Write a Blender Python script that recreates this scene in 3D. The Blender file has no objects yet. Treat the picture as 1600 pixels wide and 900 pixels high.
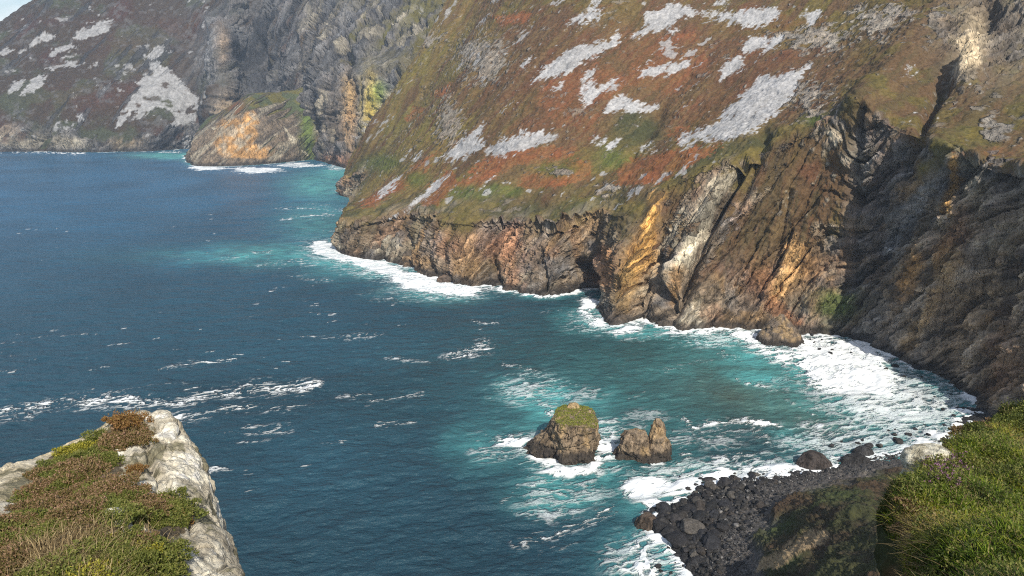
import bpy, math, random
import numpy as np
from mathutils import Vector, kdtree

random.seed(7)
RNG = np.random.default_rng(11)
scene = bpy.context.scene
COL = scene.collection

# ------------------------------------------------------------------ camera model
EYE = np.array([0.0, 0.0, 120.0])
FPX = 1200.0                       # focal length in photo pixels (1600 wide)
PITCH = math.radians(14.04)
CP, SP = math.cos(PITCH), math.sin(PITCH)


def ray(px, py):
    u = (px - 800.0) / FPX
    v = (450.0 - py) / FPX
    return np.array([u, CP + v * SP, -SP + v * CP])


def at_y(px, py, Y):               # point on the sight line at world depth Y
    d = ray(px, py)
    return EYE + d * (Y / d[1])


def at_z(px, py, z=0.0):           # point on the sight line at height z
    d = ray(px, py)
    return EYE + d * ((z - EYE[2]) / d[2])


def at_t(px, py, t):               # point at depth t along the optical axis
    return EYE + ray(px, py) * t


def project(P):
    d = P - EYE
    f = d[..., 1] * CP - d[..., 2] * SP
    f = np.where(f < 0.5, 0.5, f)
    u = d[..., 0] / f
    v = (d[..., 1] * SP + d[..., 2] * CP) / f
    return 800 + FPX * u, 450 - FPX * v


# ------------------------------------------------------------------ noise
def _hash(ix, iy, iz, seed):
    h = (ix.astype(np.uint32) * np.uint32(374761393) + iy.astype(np.uint32) * np.uint32(668265263)
         + iz.astype(np.uint32) * np.uint32(2147483647) + np.uint32(seed * 974634777 % 4294967296))
    h = (h ^ (h >> np.uint32(13))) * np.uint32(1274126177)
    h = (h ^ (h >> np.uint32(16))) * np.uint32(2246822519)
    h = h ^ (h >> np.uint32(15))
    return (h & np.uint32(0xFFFFFF)).astype(np.float32) / np.float32(0x7FFFFF) - np.float32(1.0)


def vn(x, y, z, seed=0):
    x = np.asarray(x, np.float32); y = np.asarray(y, np.float32); z = np.asarray(z, np.float32)
    x, y, z = np.broadcast_arrays(x, y, z)
    fx, fy, fz = np.floor(x), np.floor(y), np.floor(z)
    ix, iy, iz = fx.astype(np.int64), fy.astype(np.int64), fz.astype(np.int64)
    tx, ty, tz = x - fx, y - fy, z - fz
    tx = tx * tx * tx * (tx * (tx * 6 - 15) + 10)
    ty = ty * ty * ty * (ty * (ty * 6 - 15) + 10)
    tz = tz * tz * tz * (tz * (tz * 6 - 15) + 10)
    r = 0
    for dx in (0, 1):
        wx = tx if dx else 1 - tx
        for dy in (0, 1):
            wy = ty if dy else 1 - ty
            for dz in (0, 1):
                wz = tz if dz else 1 - tz
                r = r + wx * wy * wz * _hash(ix + dx, iy + dy, iz + dz, seed)
    return r


def fbm(x, y, z, oct=4, seed=0, gain=0.5, lac=2.03):
    a, f, s, r = 1.0, 1.0, 0.0, 0
    for o in range(oct):
        r = r + a * vn(x * f + 17.3 * o, y * f - 9.1 * o, z * f + 3.7 * o, seed + o)
        s += a; a *= gain; f *= lac
    return r / s * 1.6


def ridged(x, y, z, oct=3, seed=0, gain=0.5):
    a, f, s, r = 1.0, 1.0, 0.0, 0
    for o in range(oct):
        r = r + a * (1 - 2 * np.abs(vn(x * f + 5.1 * o, y * f + 11.7 * o, z * f, seed + o)))
        s += a; a *= gain; f *= 2.1
    return r / s


def cells(x, y, seed=0):
    """fractured-block noise: a random value per Voronoi cell and the distance to the crack between cells"""
    x, y = np.asarray(x, np.float32), np.asarray(y, np.float32)
    ix, iy = np.floor(x).astype(np.int64), np.floor(y).astype(np.int64)
    f1 = np.full(x.shape, 9., np.float32); f2 = f1.copy(); val = np.zeros(x.shape, np.float32)
    z = np.zeros_like(ix)
    for dx in (-1, 0, 1):
        for dy in (-1, 0, 1):
            cx, cy = ix + dx, iy + dy
            hx = _hash(cx, cy, z, seed); hy = _hash(cx, cy, z + 1, seed)
            d = np.hypot(cx + .5 + .45 * hx - x, cy + .5 + .45 * hy - y)
            hv = _hash(cx, cy, z + 2, seed)
            near = d < f1
            f2 = np.where(near, f1, np.minimum(f2, d))
            val = np.where(near, hv, val)
            f1 = np.where(near, d, f1)
    return val, f2 - f1


def sst(a, b, x):
    t = np.clip((x - a) / (b - a), 0, 1)
    return t * t * (3 - 2 * t)


def mix(a, b, t):
    t = np.asarray(t)[..., None] if np.ndim(t) and np.ndim(a) and np.asarray(a).shape[-1] == 3 else t
    return np.asarray(a) * (1 - t) + np.asarray(b) * t


# ------------------------------------------------------------------ pixel-traced outlines, tested on the projected surface
def in_poly(px, py, poly):
    poly = np.asarray(poly, float)
    res = np.zeros(px.shape, bool)
    m = (px > poly[:, 0].min()) & (px < poly[:, 0].max()) & (py > poly[:, 1].min()) & (py < poly[:, 1].max())
    if not m.any():
        return res
    x, y = px[m], py[m]
    c = np.zeros(x.shape, bool)
    n = len(poly)
    j = n - 1
    for i in range(n):
        xi, yi = poly[i]; xj, yj = poly[j]
        cond = (yi > y) != (yj > y)
        with np.errstate(divide='ignore', invalid='ignore'):
            c ^= cond & (x < (xj - xi) * (y - yi) / (yj - yi + 1e-12) + xi)
        j = i
    res[m] = c
    return res


def seg_dist(px, py, pts, wid=None):
    """min distance / width along a polyline (width interpolated)"""
    best = np.full(px.shape, 1e9, np.float32)
    pts = [tuple(p) for p in pts]
    for a, b in zip(pts[:-1], pts[1:]):
        ax, ay, aw = (a + (1.0,))[:3]
        bx, by, bw = (b + (1.0,))[:3]
        pad = 4 * max(aw, bw) + 2
        m = ((px > min(ax, bx) - pad) & (px < max(ax, bx) + pad) & (py > min(ay, by) - pad) & (py < max(ay, by) + pad))
        if not m.any():
            continue
        dx, dy = bx - ax, by - ay
        L = dx * dx + dy * dy + 1e-9
        t = np.clip(((px[m] - ax) * dx + (py[m] - ay) * dy) / L, 0, 1)
        d = np.hypot(px[m] - ax - t * dx, py[m] - ay - t * dy) / (aw + (bw - aw) * t)
        best[m] = np.minimum(best[m], d)
    return best


def blob(px, py, cx, cy, rx, ry, rot=0.0):
    c, s = math.cos(math.radians(rot)), math.sin(math.radians(rot))
    x, y = px - cx, py - cy
    a = (x * c + y * s) / rx
    b = (-x * s + y * c) / ry
    return np.exp(-(a * a + b * b))


# ------------------------------------------------------------------ mesh helpers
def tag(o, label=None, cat=None, group=None, kind=None):
    if label: o['label'] = label
    if cat: o['category'] = cat
    if group: o['group'] = group
    if kind: o['kind'] = kind
    return o


def mesh_obj(name, V, F, mat, parent=None, smooth=True, attrs=None):
    """V (n,3), F list of index arrays all of the same size or a list of lists"""
    me = bpy.data.meshes.new(name)
    V = np.asarray(V, np.float32).reshape(-1, 3)
    if isinstance(F, np.ndarray):
        nf, k = F.shape
        me.vertices.add(len(V)); me.vertices.foreach_set('co', V.ravel())
        me.loops.add(nf * k); me.loops.foreach_set('vertex_index', F.astype(np.int32).ravel())
        me.polygons.add(nf)
        me.polygons.foreach_set('loop_start', np.arange(0, nf * k, k, dtype=np.int32))
        me.update(calc_edges=True)
    else:
        me.from_pydata([tuple(v) for v in V], [], [list(f) for f in F])
        me.update()
    if smooth:
        me.polygons.foreach_set('use_smooth', np.ones(len(me.polygons), bool))
    for k, a in (attrs or {}).items():
        a = np.asarray(a, np.float32)
        if a.ndim == 1:
            at = me.attributes.new(k, 'FLOAT', 'POINT'); at.data.foreach_set('value', a)
        else:
            at = me.attributes.new(k, 'FLOAT_COLOR', 'POINT')
            rgba = np.ones((len(a), 4), np.float32); rgba[:, :3] = a
            at.data.foreach_set('color', rgba.ravel())
    if mat is not None:
        me.materials.append(mat)
    o = bpy.data.objects.new(name, me)
    COL.objects.link(o)
    if parent is not None:
        o.parent = parent
    return o


def grid_faces(nr, nc, flip=False):
    i = np.arange(nr * nc).reshape(nr, nc)
    a, b, c, d = i[:-1, :-1], i[:-1, 1:], i[1:, 1:], i[1:, :-1]
    q = np.stack([a, b, c, d] if not flip else [a, d, c, b], -1)
    return q.reshape(-1, 4)


def catmull(P, counts):
    """P (n, ...) control points along axis 0, counts per segment -> samples and the continuous row coordinate"""
    n = len(P)
    out, par = [], []
    for i in range(n - 1):
        p0 = P[i - 1] if i > 0 else 2 * P[i] - P[i + 1]
        p1, p2 = P[i], P[i + 1]
        p3 = P[i + 2] if i + 2 < n else 2 * P[i + 1] - P[i]
        m = counts[i]
        ts = np.arange(m) / m
        if i == n - 2:
            ts = np.append(ts, 1.0)
        ten = 0.42
        for t in ts:
            m1, m2 = ten * (p2 - p0), ten * (p3 - p1)
            h00 = 2 * t**3 - 3 * t**2 + 1; h10 = t**3 - 2 * t**2 + t
            h01 = -2 * t**3 + 3 * t**2; h11 = t**3 - t**2
            out.append(h00 * p1 + h10 * m1 + h01 * p2 + h11 * m2)
            par.append(i + t)
    return np.array(out), np.array(par)


def loft(cols, step, minn=3, maxn=400):
    """cols: list of columns, each a list of 3D points (same count) -> V (R, C, 3), row coord (R,), col coord (C,)"""
    P = np.array(cols, float)                       # C, R, 3
    px, py = project(P)
    dc = np.hypot(np.diff(px, axis=0), np.diff(py, axis=0))        # C-1, R
    dr = np.hypot(np.diff(px, axis=1), np.diff(py, axis=1))        # C, R-1
    cc = np.clip((np.median(dc, axis=1) / step).astype(int) + 1, minn, maxn)
    cr = np.clip((np.percentile(dr, 70, axis=0) / step).astype(int) + 1, minn, maxn)
    A, cpar = catmull(P, cc)                        # nC, R, 3
    B, rpar = catmull(np.swapaxes(A, 0, 1), cr)     # nR, nC, 3
    return B, rpar, cpar


def normals(V):
    du = np.gradient(V, axis=1); dv = np.gradient(V, axis=0)
    n = np.cross(du, dv)
    n /= np.linalg.norm(n, axis=-1, keepdims=True) + 1e-9
    return n


# ------------------------------------------------------------------ node helpers
def new_mat(name):
    m = bpy.data.materials.new(name); m.use_nodes = True
    nt = m.node_tree
    b = nt.nodes['Principled BSDF']
    return m, nt, b


def N(nt, typ, **kw):
    n = nt.nodes.new(typ)
    for k, v in kw.items():
        if k.startswith('i_'):
            n.inputs[k[2:].replace('_', ' ')].default_value = v
        else:
            setattr(n, k, v)
    return n


def noise_node(nt, vec, scale, detail=4, rough=0.55):
    n = N(nt, 'ShaderNodeTexNoise')
    n.inputs['Scale'].default_value = scale; n.inputs['Detail'].default_value = detail
    n.inputs['Roughness'].default_value = rough
    nt.links.new(vec, n.inputs['Vector'])
    return n.outputs['Fac']


def maprange(nt, v, a, b, c, d):
    n = N(nt, 'ShaderNodeMapRange')
    n.inputs['From Min'].default_value = a; n.inputs['From Max'].default_value = b
    n.inputs['To Min'].default_value = c; n.inputs['To Max'].default_value = d
    nt.links.new(v, n.inputs['Value'])
    return n.outputs['Result']


def math_node(nt, op, a, b=None):
    n = N(nt, 'ShaderNodeMath', operation=op)
    for i, v in enumerate((a, b)):
        if v is None: continue
        if isinstance(v, (int, float)): n.inputs[i].default_value = v
        else: nt.links.new(v, n.inputs[i])
    return n.outputs[0]


def mix_col(nt, fac, a, b, mode='MIX'):
    n = N(nt, 'ShaderNodeMix', data_type='RGBA', blend_type=mode)
    for i, v in ((0, fac), (6, a), (7, b)):
        if isinstance(v, (int, float)): n.inputs[i].default_value = v
        elif isinstance(v, tuple): n.inputs[i].default_value = v + (1,)
        else: nt.links.new(v, n.inputs[i])
    return n.outputs[2]


def terrain_material(name, s_rock, s_veg, bump_rock, bump_veg, rough=0.9):
    """albedo comes from the ground-cover map of the mesh, broken up by procedural grain; rock fissures as bump"""
    m, nt, b = new_mat(name)
    pos = N(nt, 'ShaderNodeNewGeometry').outputs['Position']
    at = N(nt, 'ShaderNodeAttribute', attribute_name='cover').outputs['Color']
    rk = N(nt, 'ShaderNodeAttribute', attribute_name='rock').outputs['Fac']
    n1 = noise_node(nt, pos, s_veg, 5, 0.65)
    n2 = noise_node(nt, pos, s_rock, 6, 0.7)
    mp = N(nt, 'ShaderNodeMapping'); mp.inputs['Rotation'].default_value = (0.25, 0.35, 0.4)
    mp.inputs['Scale'].default_value = (1.0, 1.0, 0.4)
    nt.links.new(pos, mp.inputs['Vector'])
    n3 = noise_node(nt, mp.outputs['Vector'], s_rock * 1.3, 5, 0.65)
    k1 = maprange(nt, n1, 0.3, 0.7, 0.66, 1.34)
    k2 = maprange(nt, n3, 0.32, 0.68, 0.5, 1.5)
    kk = N(nt, 'ShaderNodeMix', data_type='FLOAT')
    nt.links.new(rk, kk.inputs[0]); nt.links.new(k1, kk.inputs[2]); nt.links.new(k2, kk.inputs[3])
    vo = N(nt, 'ShaderNodeTexVoronoi', feature='DISTANCE_TO_EDGE'); vo.inputs['Scale'].default_value = s_rock * 1.1
    wq = N(nt, 'ShaderNodeVectorMath', operation='MULTIPLY_ADD'); wq.inputs[1].default_value = (.8 / s_rock,) * 3
    nw = N(nt, 'ShaderNodeTexNoise'); nw.inputs['Scale'].default_value = s_rock * 1.5; nw.inputs['Detail'].default_value = 3
    nt.links.new(mp.outputs['Vector'], nw.inputs['Vector']); nt.links.new(nw.outputs['Color'], wq.inputs[0]); nt.links.new(mp.outputs['Vector'], wq.inputs[2])
    nt.links.new(wq.outputs[0], vo.inputs['Vector'])
    crack = maprange(nt, vo.outputs['Distance'], 0.0, 0.09, 0.0, 1.0)
    comb = N(nt, 'ShaderNodeCombineColor')
    for i in range(3): nt.links.new(kk.outputs[0], comb.inputs[i])
    c = mix_col(nt, 1.0, at, comb.outputs[0], 'MULTIPLY')
    nt.links.new(c, b.inputs['Base Color'])
    b.inputs['Roughness'].default_value = rough
    b.inputs['Specular IOR Level'].default_value = 0.2
    hs = math_node(nt, 'ADD', math_node(nt, 'MULTIPLY', n2, 0.6), math_node(nt, 'MULTIPLY', n3, 0.8))
    hs = math_node(nt, 'ADD', hs, math_node(nt, 'MULTIPLY', crack, 0.22))
    hr = math_node(nt, 'MULTIPLY', math_node(nt, 'MULTIPLY', hs, rk), bump_rock)
    hv = math_node(nt, 'MULTIPLY', n1, bump_veg)
    bp = N(nt, 'ShaderNodeBump'); bp.inputs['Strength'].default_value = 1.0; bp.inputs['Distance'].default_value = 1.0
    nt.links.new(math_node(nt, 'ADD', hr, hv), bp.inputs['Height'])
    nt.links.new(bp.outputs['Normal'], b.inputs['Normal'])
    return m


# ------------------------------------------------------------------ colours (linear albedo)
C = lambda *a: np.array(a, float)
HEATH = C(.118, .076, .040); OLIVE = C(.135, .118, .032); RED = C(.215, .085, .047); GREEN = C(.085, .125, .028)
DKGRN = C(.05, .06, .028); SCREE = C(.38, .38, .385); ROCK = C(.20, .155, .11); DKROCK = C(.065, .056, .048)
OCHRE = C(.46, .25, .085); PALE = C(.46, .41, .31); RUST = C(.30, .14, .07); WET = C(.035, .031, .028); GREY = C(.19, .19, .195)
YELL = C(.50, .38, .10)


def finish_terrain(name, V, cover, rock, mat, label, cat='hillside'):
    nr, nc = V.shape[:2]
    o = mesh_obj(name, V.reshape(-1, 3), grid_faces(nr, nc), mat,
                 attrs={'cover': np.clip(cover, 0, 1).reshape(-1, 3), 'rock': np.clip(rock, 0, 1).ravel()})
    tag(o, label, cat, kind='structure')
    return o


COAST = []          # samples of where land meets water (x, y)


def note_coast(V, lo=-0.9, hi=0.9, keep=1500):
    p = V.reshape(-1, 3)
    p = p[(p[:, 2] > lo) & (p[:, 2] < hi)][:, :2]
    if len(p) > keep:
        p = p[RNG.choice(len(p), keep, replace=False)]
    COAST.append(p)

#@@MAIN
# ================================================================== the near headland, cove and right-hand cliff
STEP = 1.25


def col_px(w, *rest, toe=(-8, -12)):
    """column from the waterline pixel and (px, py, depth) nodes up the slope"""
    W = at_z(w[0], w[1], 0.0)
    pts = [W + np.array([toe[0], toe[1], -9.0]), W]
    for r in rest:
        pts.append(at_y(*r))
    return pts


main_cols = [
    [np.array(p, float) for p in ((-95, 1150, -9), (-100, 1130, 0), (-60, 1120, 40), (-20, 1110, 90), (20, 1110, 150), (60, 1120, 220), (100, 1150, 320), (140, 1180, 400))],
    col_px((538, 302), (541, 280, 985), (553, 245, 1000), (590, 180, 1010), (642, 108, 1020), (702, 0, 1060), (760, -110, 1120)),
    col_px((562, 318), (576, 270, 890), (620, 215, 905), (670, 140, 930), (720, 60, 960), (770, -20, 1000), (830, -120, 1060)),
    col_px((527, 388), (537, 343, 622), (580, 303, 690), (640, 235, 730), (700, 155, 770), (760, 70, 820), (840, -60, 890)),
    col_px((620, 412), (640, 335, 575), (700, 265, 620), (750, 190, 660), (810, 100, 710), (870, 10, 765), (940, -100, 835)),
    col_px((700, 445), (725, 345, 515), (775, 275, 555), (820, 200, 600), (880, 110, 655), (940, 20, 715), (1010, -90, 790)),
    col_px((762, 448), (800, 345, 505), (840, 275, 545), (890, 195, 590), (950, 105, 645), (1010, 15, 705), (1080, -95, 780)),
    col_px((850, 463), (870, 350, 480), (910, 275, 525), (960, 195, 572), (1020, 105, 628), (1080, 15, 690), (1150, -95, 765)),
    col_px((910, 458), (930, 330, 483), (970, 260, 525), (1020, 185, 570), (1075, 100, 622), (1135, 10, 685), (1200, -95, 755)),
    col_px((950, 506), (978, 330, 452), (1015, 260, 500), (1060, 190, 548), (1120, 100, 602), (1180, 10, 665), (1245, -95, 735)),
    col_px((1005, 498), (1042, 290, 452), (1080, 230, 490), (1120, 175, 530), (1180, 90, 588), (1235, 5, 650), (1295, -95, 715)),
    col_px((1042, 517), (1110, 260, 440), (1150, 205, 475), (1190, 155, 512), (1240, 80, 565), (1290, 5, 620), (1345, -90, 680)),
    col_px((1120, 514), (1180, 240, 430), (1220, 190, 465), (1255, 140, 500), (1300, 70, 550), (1340, 0, 600), (1390, -90, 655)),
    col_px((1190, 517), (1240, 215, 425), (1275, 170, 452), (1300, 125, 485), (1345, 60, 530), (1385, 0, 575), (1430, -90, 625)),
    col_px((1260, 522), (1298, 190, 415), (1322, 155, 438), (1350, 110, 468), (1395, 50, 512), (1430, 0, 550), (1475, -90, 600)),
    col_px((1312, 525), (1340, 152, 402), (1365, 125, 425), (1395, 90, 452), (1435, 40, 490), (1470, 0, 520), (1515, -90, 570)),
    col_px((1360, 541), (1400, 197, 383), (1425, 170, 400), (1455, 120, 430), (1490, 50, 470), (1530, 0, 500), (1575, -90, 550)),
    col_px((1412, 570), (1462, 216, 350), (1490, 195, 367), (1525, 140, 395), (1560, 60, 440), (1600, 0, 470), (1645, -90, 520)),
    col_px((1468, 592), (1525, 240, 326), (1560, 218, 345), (1600, 160, 375), (1640, 80, 420), (1680, 0, 450), (1725, -90, 500)),
    col_px((1500, 615), (1575, 253, 311), (1610, 230, 330), (1660, 170, 360), (1700, 90, 400), (1740, 0, 430), (1785, -90, 480)),
    col_px((1560, 655), (1640, 276, 286), (1680, 250, 302), (1730, 190, 332), (1780, 100, 372), (1820, 0, 402), (1870, -90, 450)),
    col_px((1640, 720), (1760, 310, 262), (1800, 280, 275), (1850, 210, 305), (1900, 110, 345), (1950, 0, 375), (2000, -90, 420)),
    [np.array(p, float) for p in ((190, 180, -5), (215, 175, 4), (265, 170, 95), (280, 175, 103), (310, 190, 122), (345, 210, 150), (380, 230, 185), (430, 260, 220))],
]
for i, c in enumerate(main_cols):                   # a row just under the lip makes the right-hand wall break off sharply
    k = .89 if i >= 15 else (.89 if i == 14 else .86)
    h = .86 if i >= 14 else .88
    u_ = c[1] * (1 - k) + c[2] * k
    u_[2] = c[1][2] * (1 - h) + c[2][2] * h
    c.insert(2, u_)
V, rp, cp = loft(main_cols, STEP)
rp = np.where(rp < 2, np.where(rp < 1, rp, 1 + (rp - 1) * .88), np.where(rp < 3, 1.88 + .12 * (rp - 2), rp - 1))
nr, nc = V.shape[:2]
Nn = normals(V)
if Nn[nr // 2, nc // 2, 1] > 0:
    Nn = -Nn
X, Y, Z = V[..., 0], V[..., 1], V[..., 2]
RP = np.repeat(rp[:, None], nc, 1); CPAR = np.repeat(cp[None, :], nr, 0)
px0, py0 = project(V)
# along-slope coordinate: contour direction of the hillside, leaning with the strata
S = 0.69 * X - 0.72 * Y
lean = 0.32 + .38 * sst(13.8, 15.6, CPAR)
A = S - lean * Z
topn = fbm(S / 40, Z / 30, 0, 4, 3) * 0.26 + fbm(S / 9, Z / 12, 0, 3, 5) * 0.12
leftc = sst(9.5, 8.0, CPAR)
but = ridged(S / 30, 1.7, .4, 3, 35)
cliffness = sst(2.14 + .12 * leftc, 1.84 - .22 * leftc, RP + topn * (1 + .8 * leftc) - .16 * leftc * but)
cliffness = np.maximum(cliffness, np.clip(1.6 * blob(px0, py0, 1545, 50, 60, 55), 0, 1) * sst(1390, 1450, px0))
# right-hand wall is rock to its lip; the slope left of it half-vegetated
facewall = sst(14.6, 15.3, CPAR)
mid = sst(8.6, 10.2, CPAR) * (1 - facewall)
amp = sst(0.95, 1.25, RP)
ribs = -ridged(A / 24, Z / 110, Y / 200, 3, 21)
ribs2 = -ridged(A / 8, Z / 40, Y / 80, 4, 31, .6)
iso = fbm(X / 7, Y / 7, Z / 7, 5, 41)
iso2 = fbm(X / 2.6, Y / 2.6, Z / 3.4, 3, 47)
fallg = ridged(S / 34, Z / 260, 2.2, 3, 51)
disp_rock = 3.8 * ribs + 1.9 * ribs2 + 1.9 * iso + 1.0 * iso2 + .45 * fbm(X / 1.1, Y / 1.1, Z / 1.4, 3, 48) + .9 * -ridged(A / 3.2, Z / 14, Y / 30, 3, 49)
wa = 1.2 * fbm(X / 5, Y / 5, Z / 5, 3, 131); wz = 2.0 * fbm(X / 7, Y / 7, Z / 7, 3, 132)
c1, e1_ = cells((A + wa) / 9, (Z + wz + .3 * A) / 55, 141); c2_, e2_ = cells((A + wa) / 3.4, (Z + wz) / 17, 142); c3, e3 = cells((A + .6 * wa) / 1.4, (Z + .6 * wz) / 4.2, 143)
disp_rock = disp_rock + 3.0 + 2.2 * c1 + 1.15 * c2_ + .5 * c3 - 4.2 * np.exp(-(e1_ / .11) ** 2) + 3.0 * leftc * (but - .3) * sst(2.2, 1.2, RP) - 1.0 * np.exp(-(e2_ / .12) ** 2) - .35 * np.exp(-(e3 / .15) ** 2)
midup = mid * sst(1.35, 1.75, RP)
disp_rock = disp_rock * (1 - .6 * midup)
disp_rock = disp_rock - 10.0 * sst(14.6, 15.3, CPAR) * ridged(A / 23, Z / 260, 4.4, 3, 145, .4)
disp_hill = 2.4 * fbm(X / 55, Y / 55, Z / 55, 4, 61) + 1.9 * fallg + 0.9 * iso + 0.6 * iso2
rk_hill = sst(0.12, 0.5, fbm(X / 38, Y / 38, Z / 38, 4, 71) + 0.35 * fbm(X / 8, Y / 8, Z / 8, 3, 73) - 0.12)
disp_hill = disp_hill + .5 * fbm(S / 16, Z / 2.2, 3.0, 3, 62)
disp = disp_hill * (1 - cliffness) + disp_rock * cliffness
disp = disp * (0.28 + 0.72 * amp)
# traced gullies, cracks and ribs: (points with half width in px, depth in metres)
carves = [
    ([(912, 410, 7), (918, 430, 10), (914, 462, 11)], 17),                 # sea cave
    ([(935, 395, 12), (940, 425, 13), (925, 465, 12)], 4.5),
    ([(1032, 395, 4), (1035, 440, 7), (1045, 505, 13)], 11),               # cleft
    ([(1160, 255, 7), (1125, 325, 8), (1090, 405, 8), (1060, 480, 12)], 15),
    ([(1195, 220, 9), (1150, 330, 10)], 6),
    ([(848, 410, 4), (852, 450, 6)], 6), ([(770, 400, 4), (778, 445, 6)], 5),
    ([(905, 340, 4), (895, 380, 5)], 4), ([(690, 395, 4), (698, 440, 6)], 5), ([(590, 360, 3), (597, 405, 5)], 5),
    ([(636, 360, 3), (640, 425, 5)], 5), ([(668, 395, 4), (675, 430, 5)], 4),
    ([(1545, 10, 14), (1490, 100, 13), (1462, 150, 9), (1440, 200, 8), (1410, 260, 9)], 8), ([(1515, 250, 7), (1440, 330, 9), (1380, 420, 10)], 9), ([(1600, 290, 9), (1530, 400, 10), (1470, 500, 10)], 9), ([(1440, 225, 5), (1385, 300, 7), (1350, 370, 8)], 7),   # gully right
    ([(1470, 265, 9), (1420, 330, 9), (1365, 390, 10)], 7),
    ([(1520, 300, 8), (1490, 370, 8), (1470, 470, 9), (1430, 550, 9)], 7),
    ([(1345, 160, 6), (1338, 250, 8), (1332, 340, 9), (1326, 440, 8)], 6),
    ([(1555, 265, 22), (1560, 310, 18)], 8), ([(1395, 300, 8), (1375, 360, 9)], 5),
    ([(1235, 300, 5), (1210, 420, 6)], 3), ([(1030, 175, 10), (985, 250, 7)], 4),
    ([(1560, 400, 8), (1545, 520, 9)], 5),
]
raises = [
    ([(1020, 330, 9), (1008, 390, 14), (985, 470, 16)], 5),                # ochre buttress
    ([(1125, 290, 8), (1075, 380, 12), (1050, 440, 10)], 5),               # pale rib
    ([(1520, 45, 16), (1514, 78, 26), (1505, 108, 26)], 9),               # pale fin of rock
    ([(1490, 245, 8), (1440, 310, 10), (1380, 390, 11)], 6), ([(1560, 300, 9), (1500, 400, 12), (1440, 500, 12)], 5),
    ([(1415, 290, 8), (1385, 350, 9)], 4),
    ([(770, 80, 18), (740, 110, 20), (700, 190, 18)], 4),
]
for pts, d in carves:
    disp -= d * np.exp(-seg_dist(px0, py0, pts) ** 2)
for pts, d in raises:
    disp += d * np.exp(-seg_dist(px0, py0, pts) ** 2)
V2 = V + Nn * disp[..., None]
px, py = project(V2)
X, Y, Z = V2[..., 0], V2[..., 1], V2[..., 2]
NN = normals(V2)
if NN[nr // 2, nc // 2, 1] > 0:
    NN = -NN
steep = 1 - np.abs(NN[..., 2])
jx = 7 * fbm(X / 14, Y / 14, Z / 14, 4, 81) + 4 * fbm(X / 3, Y / 3, Z / 3, 2, 83)
jy = 5 * fbm(X / 14, Y / 14, Z / 14, 4, 82) + 3 * fbm(X / 3, Y / 3, Z / 3, 2, 84)
jsc = np.clip(500 / np.maximum(Y, 60), 0.5, 1.2)
qx, qy = px + jx * jsc, py + jy * jsc
# --- vegetation
nA = fbm(X / 45, Y / 45, Z / 45, 4, 91); nB = fbm(X / 16, Y / 16, Z / 16, 4, 92); nC = fbm(X / 90, Y / 90, Z / 90, 3, 93)
fall = fbm((S) / 7, Z / 60, 1.0, 3, 94)
cov = mix(np.broadcast_to(HEATH, V.shape), OLIVE, sst(-0.1, 0.5, nA + 0.5 * fall))
cov = mix(cov, RED * .7, 0.45 * sst(0.15, 0.7, nB + 0.4 * nC))
core = blob(px, py, 1010, 130, 260, 120) 
cov = mix(cov, mix(HEATH * .95, RED * .75, .45 + .3 * nB), .85 * np.clip(1.5 * core, 0, 1))
left_olive = sst(760, 600, px - 0.25 * (300 - py) * 0) * sst(0, 1, 1.0 * (py < 380))
cov = mix(cov, mix(OLIVE * 1.35, C(.20, .145, .055), sst(-.2, .5, fall)), 0.8 * sst(860, 660, px) * sst(-.7, .1, nA + fall))
cov = mix(cov, OLIVE * 1.3, .55 * sst(-.1, .3, nA) * sst(840, 900, px) * sst(160, 250, py) * sst(1250, 1150, px))
band = np.exp(-((RP - 2.25 + topn) / 0.32) ** 2) * (1 - facewall)
cov = mix(cov, mix(OLIVE, DKGRN, sst(-.2, .3, nB)), 0.8 * band)
reds = [[(955, 290), (985, 245), (1060, 235), (1130, 222), (1100, 245), (1030, 285)],
        [(715, 290), (760, 245), (830, 228), (900, 230), (880, 250), (800, 262), (740, 300)],
        [(600, 300), (640, 262), (690, 232), (665, 262), (625, 300)], [(650, 320), (700, 262), (720, 285), (680, 322)],
        [(800, 290), (840, 258), (930, 250), (920, 275), (860, 295)], [(835, 150), (870, 120), (950, 95), (990, 130), (900, 180), (870, 200)],
        [(630, 185), (650, 165), (665, 170), (640, 192)], [(668, 150), (705, 128), (700, 150)], [(770, 25), (830, 18), (820, 35), (775, 40)],
        [(900, 190), (935, 175), (930, 210), (905, 225)], [(1040, 215), (1080, 195), (1070, 225)], [(1000, 60), (1090, 50), (1110, 110), (1040, 150), (980, 130)],
        [(560, 320), (640, 270), (625, 290), (585, 325)], [(1490, 245), (1560, 225), (1590, 240), (1540, 250)]]
speck0 = fbm(X / 1.4, Y / 1.4, Z / 1.4, 2, 96)
for ip, p in enumerate(reds):
    cov = mix(cov, C(.27, .10, .042) * (1 + 0.2 * nB[..., None]), (0.74 + .2 * nB).clip(.3, .9) * (.4 if ip in (5, 9, 11) else 1) * in_poly(qx + 4 * speck0, qy + 3 * speck0, p))
for b in [(955, 245, 22, 20), (870, 265, 40, 10), (1270, 185, 18, 10), (650, 280, 20, 10), (600, 255, 30, 14), (780, 300, 40, 10), (730, 300, 25, 10), (1300, 480, 22, 14)]:
    cov = mix(cov, GREEN, 0.75 * np.clip(blob(qx, qy, *b) * 1.3, 0, 1))
for b in [(1000, 205, 40, 25), (990, 190, 30, 20), (1560, 150, 30, 12)]:
    cov = mix(cov, DKGRN, 0.8 * np.clip(blob(qx, qy, *b) * 1.3, 0, 1))
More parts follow.
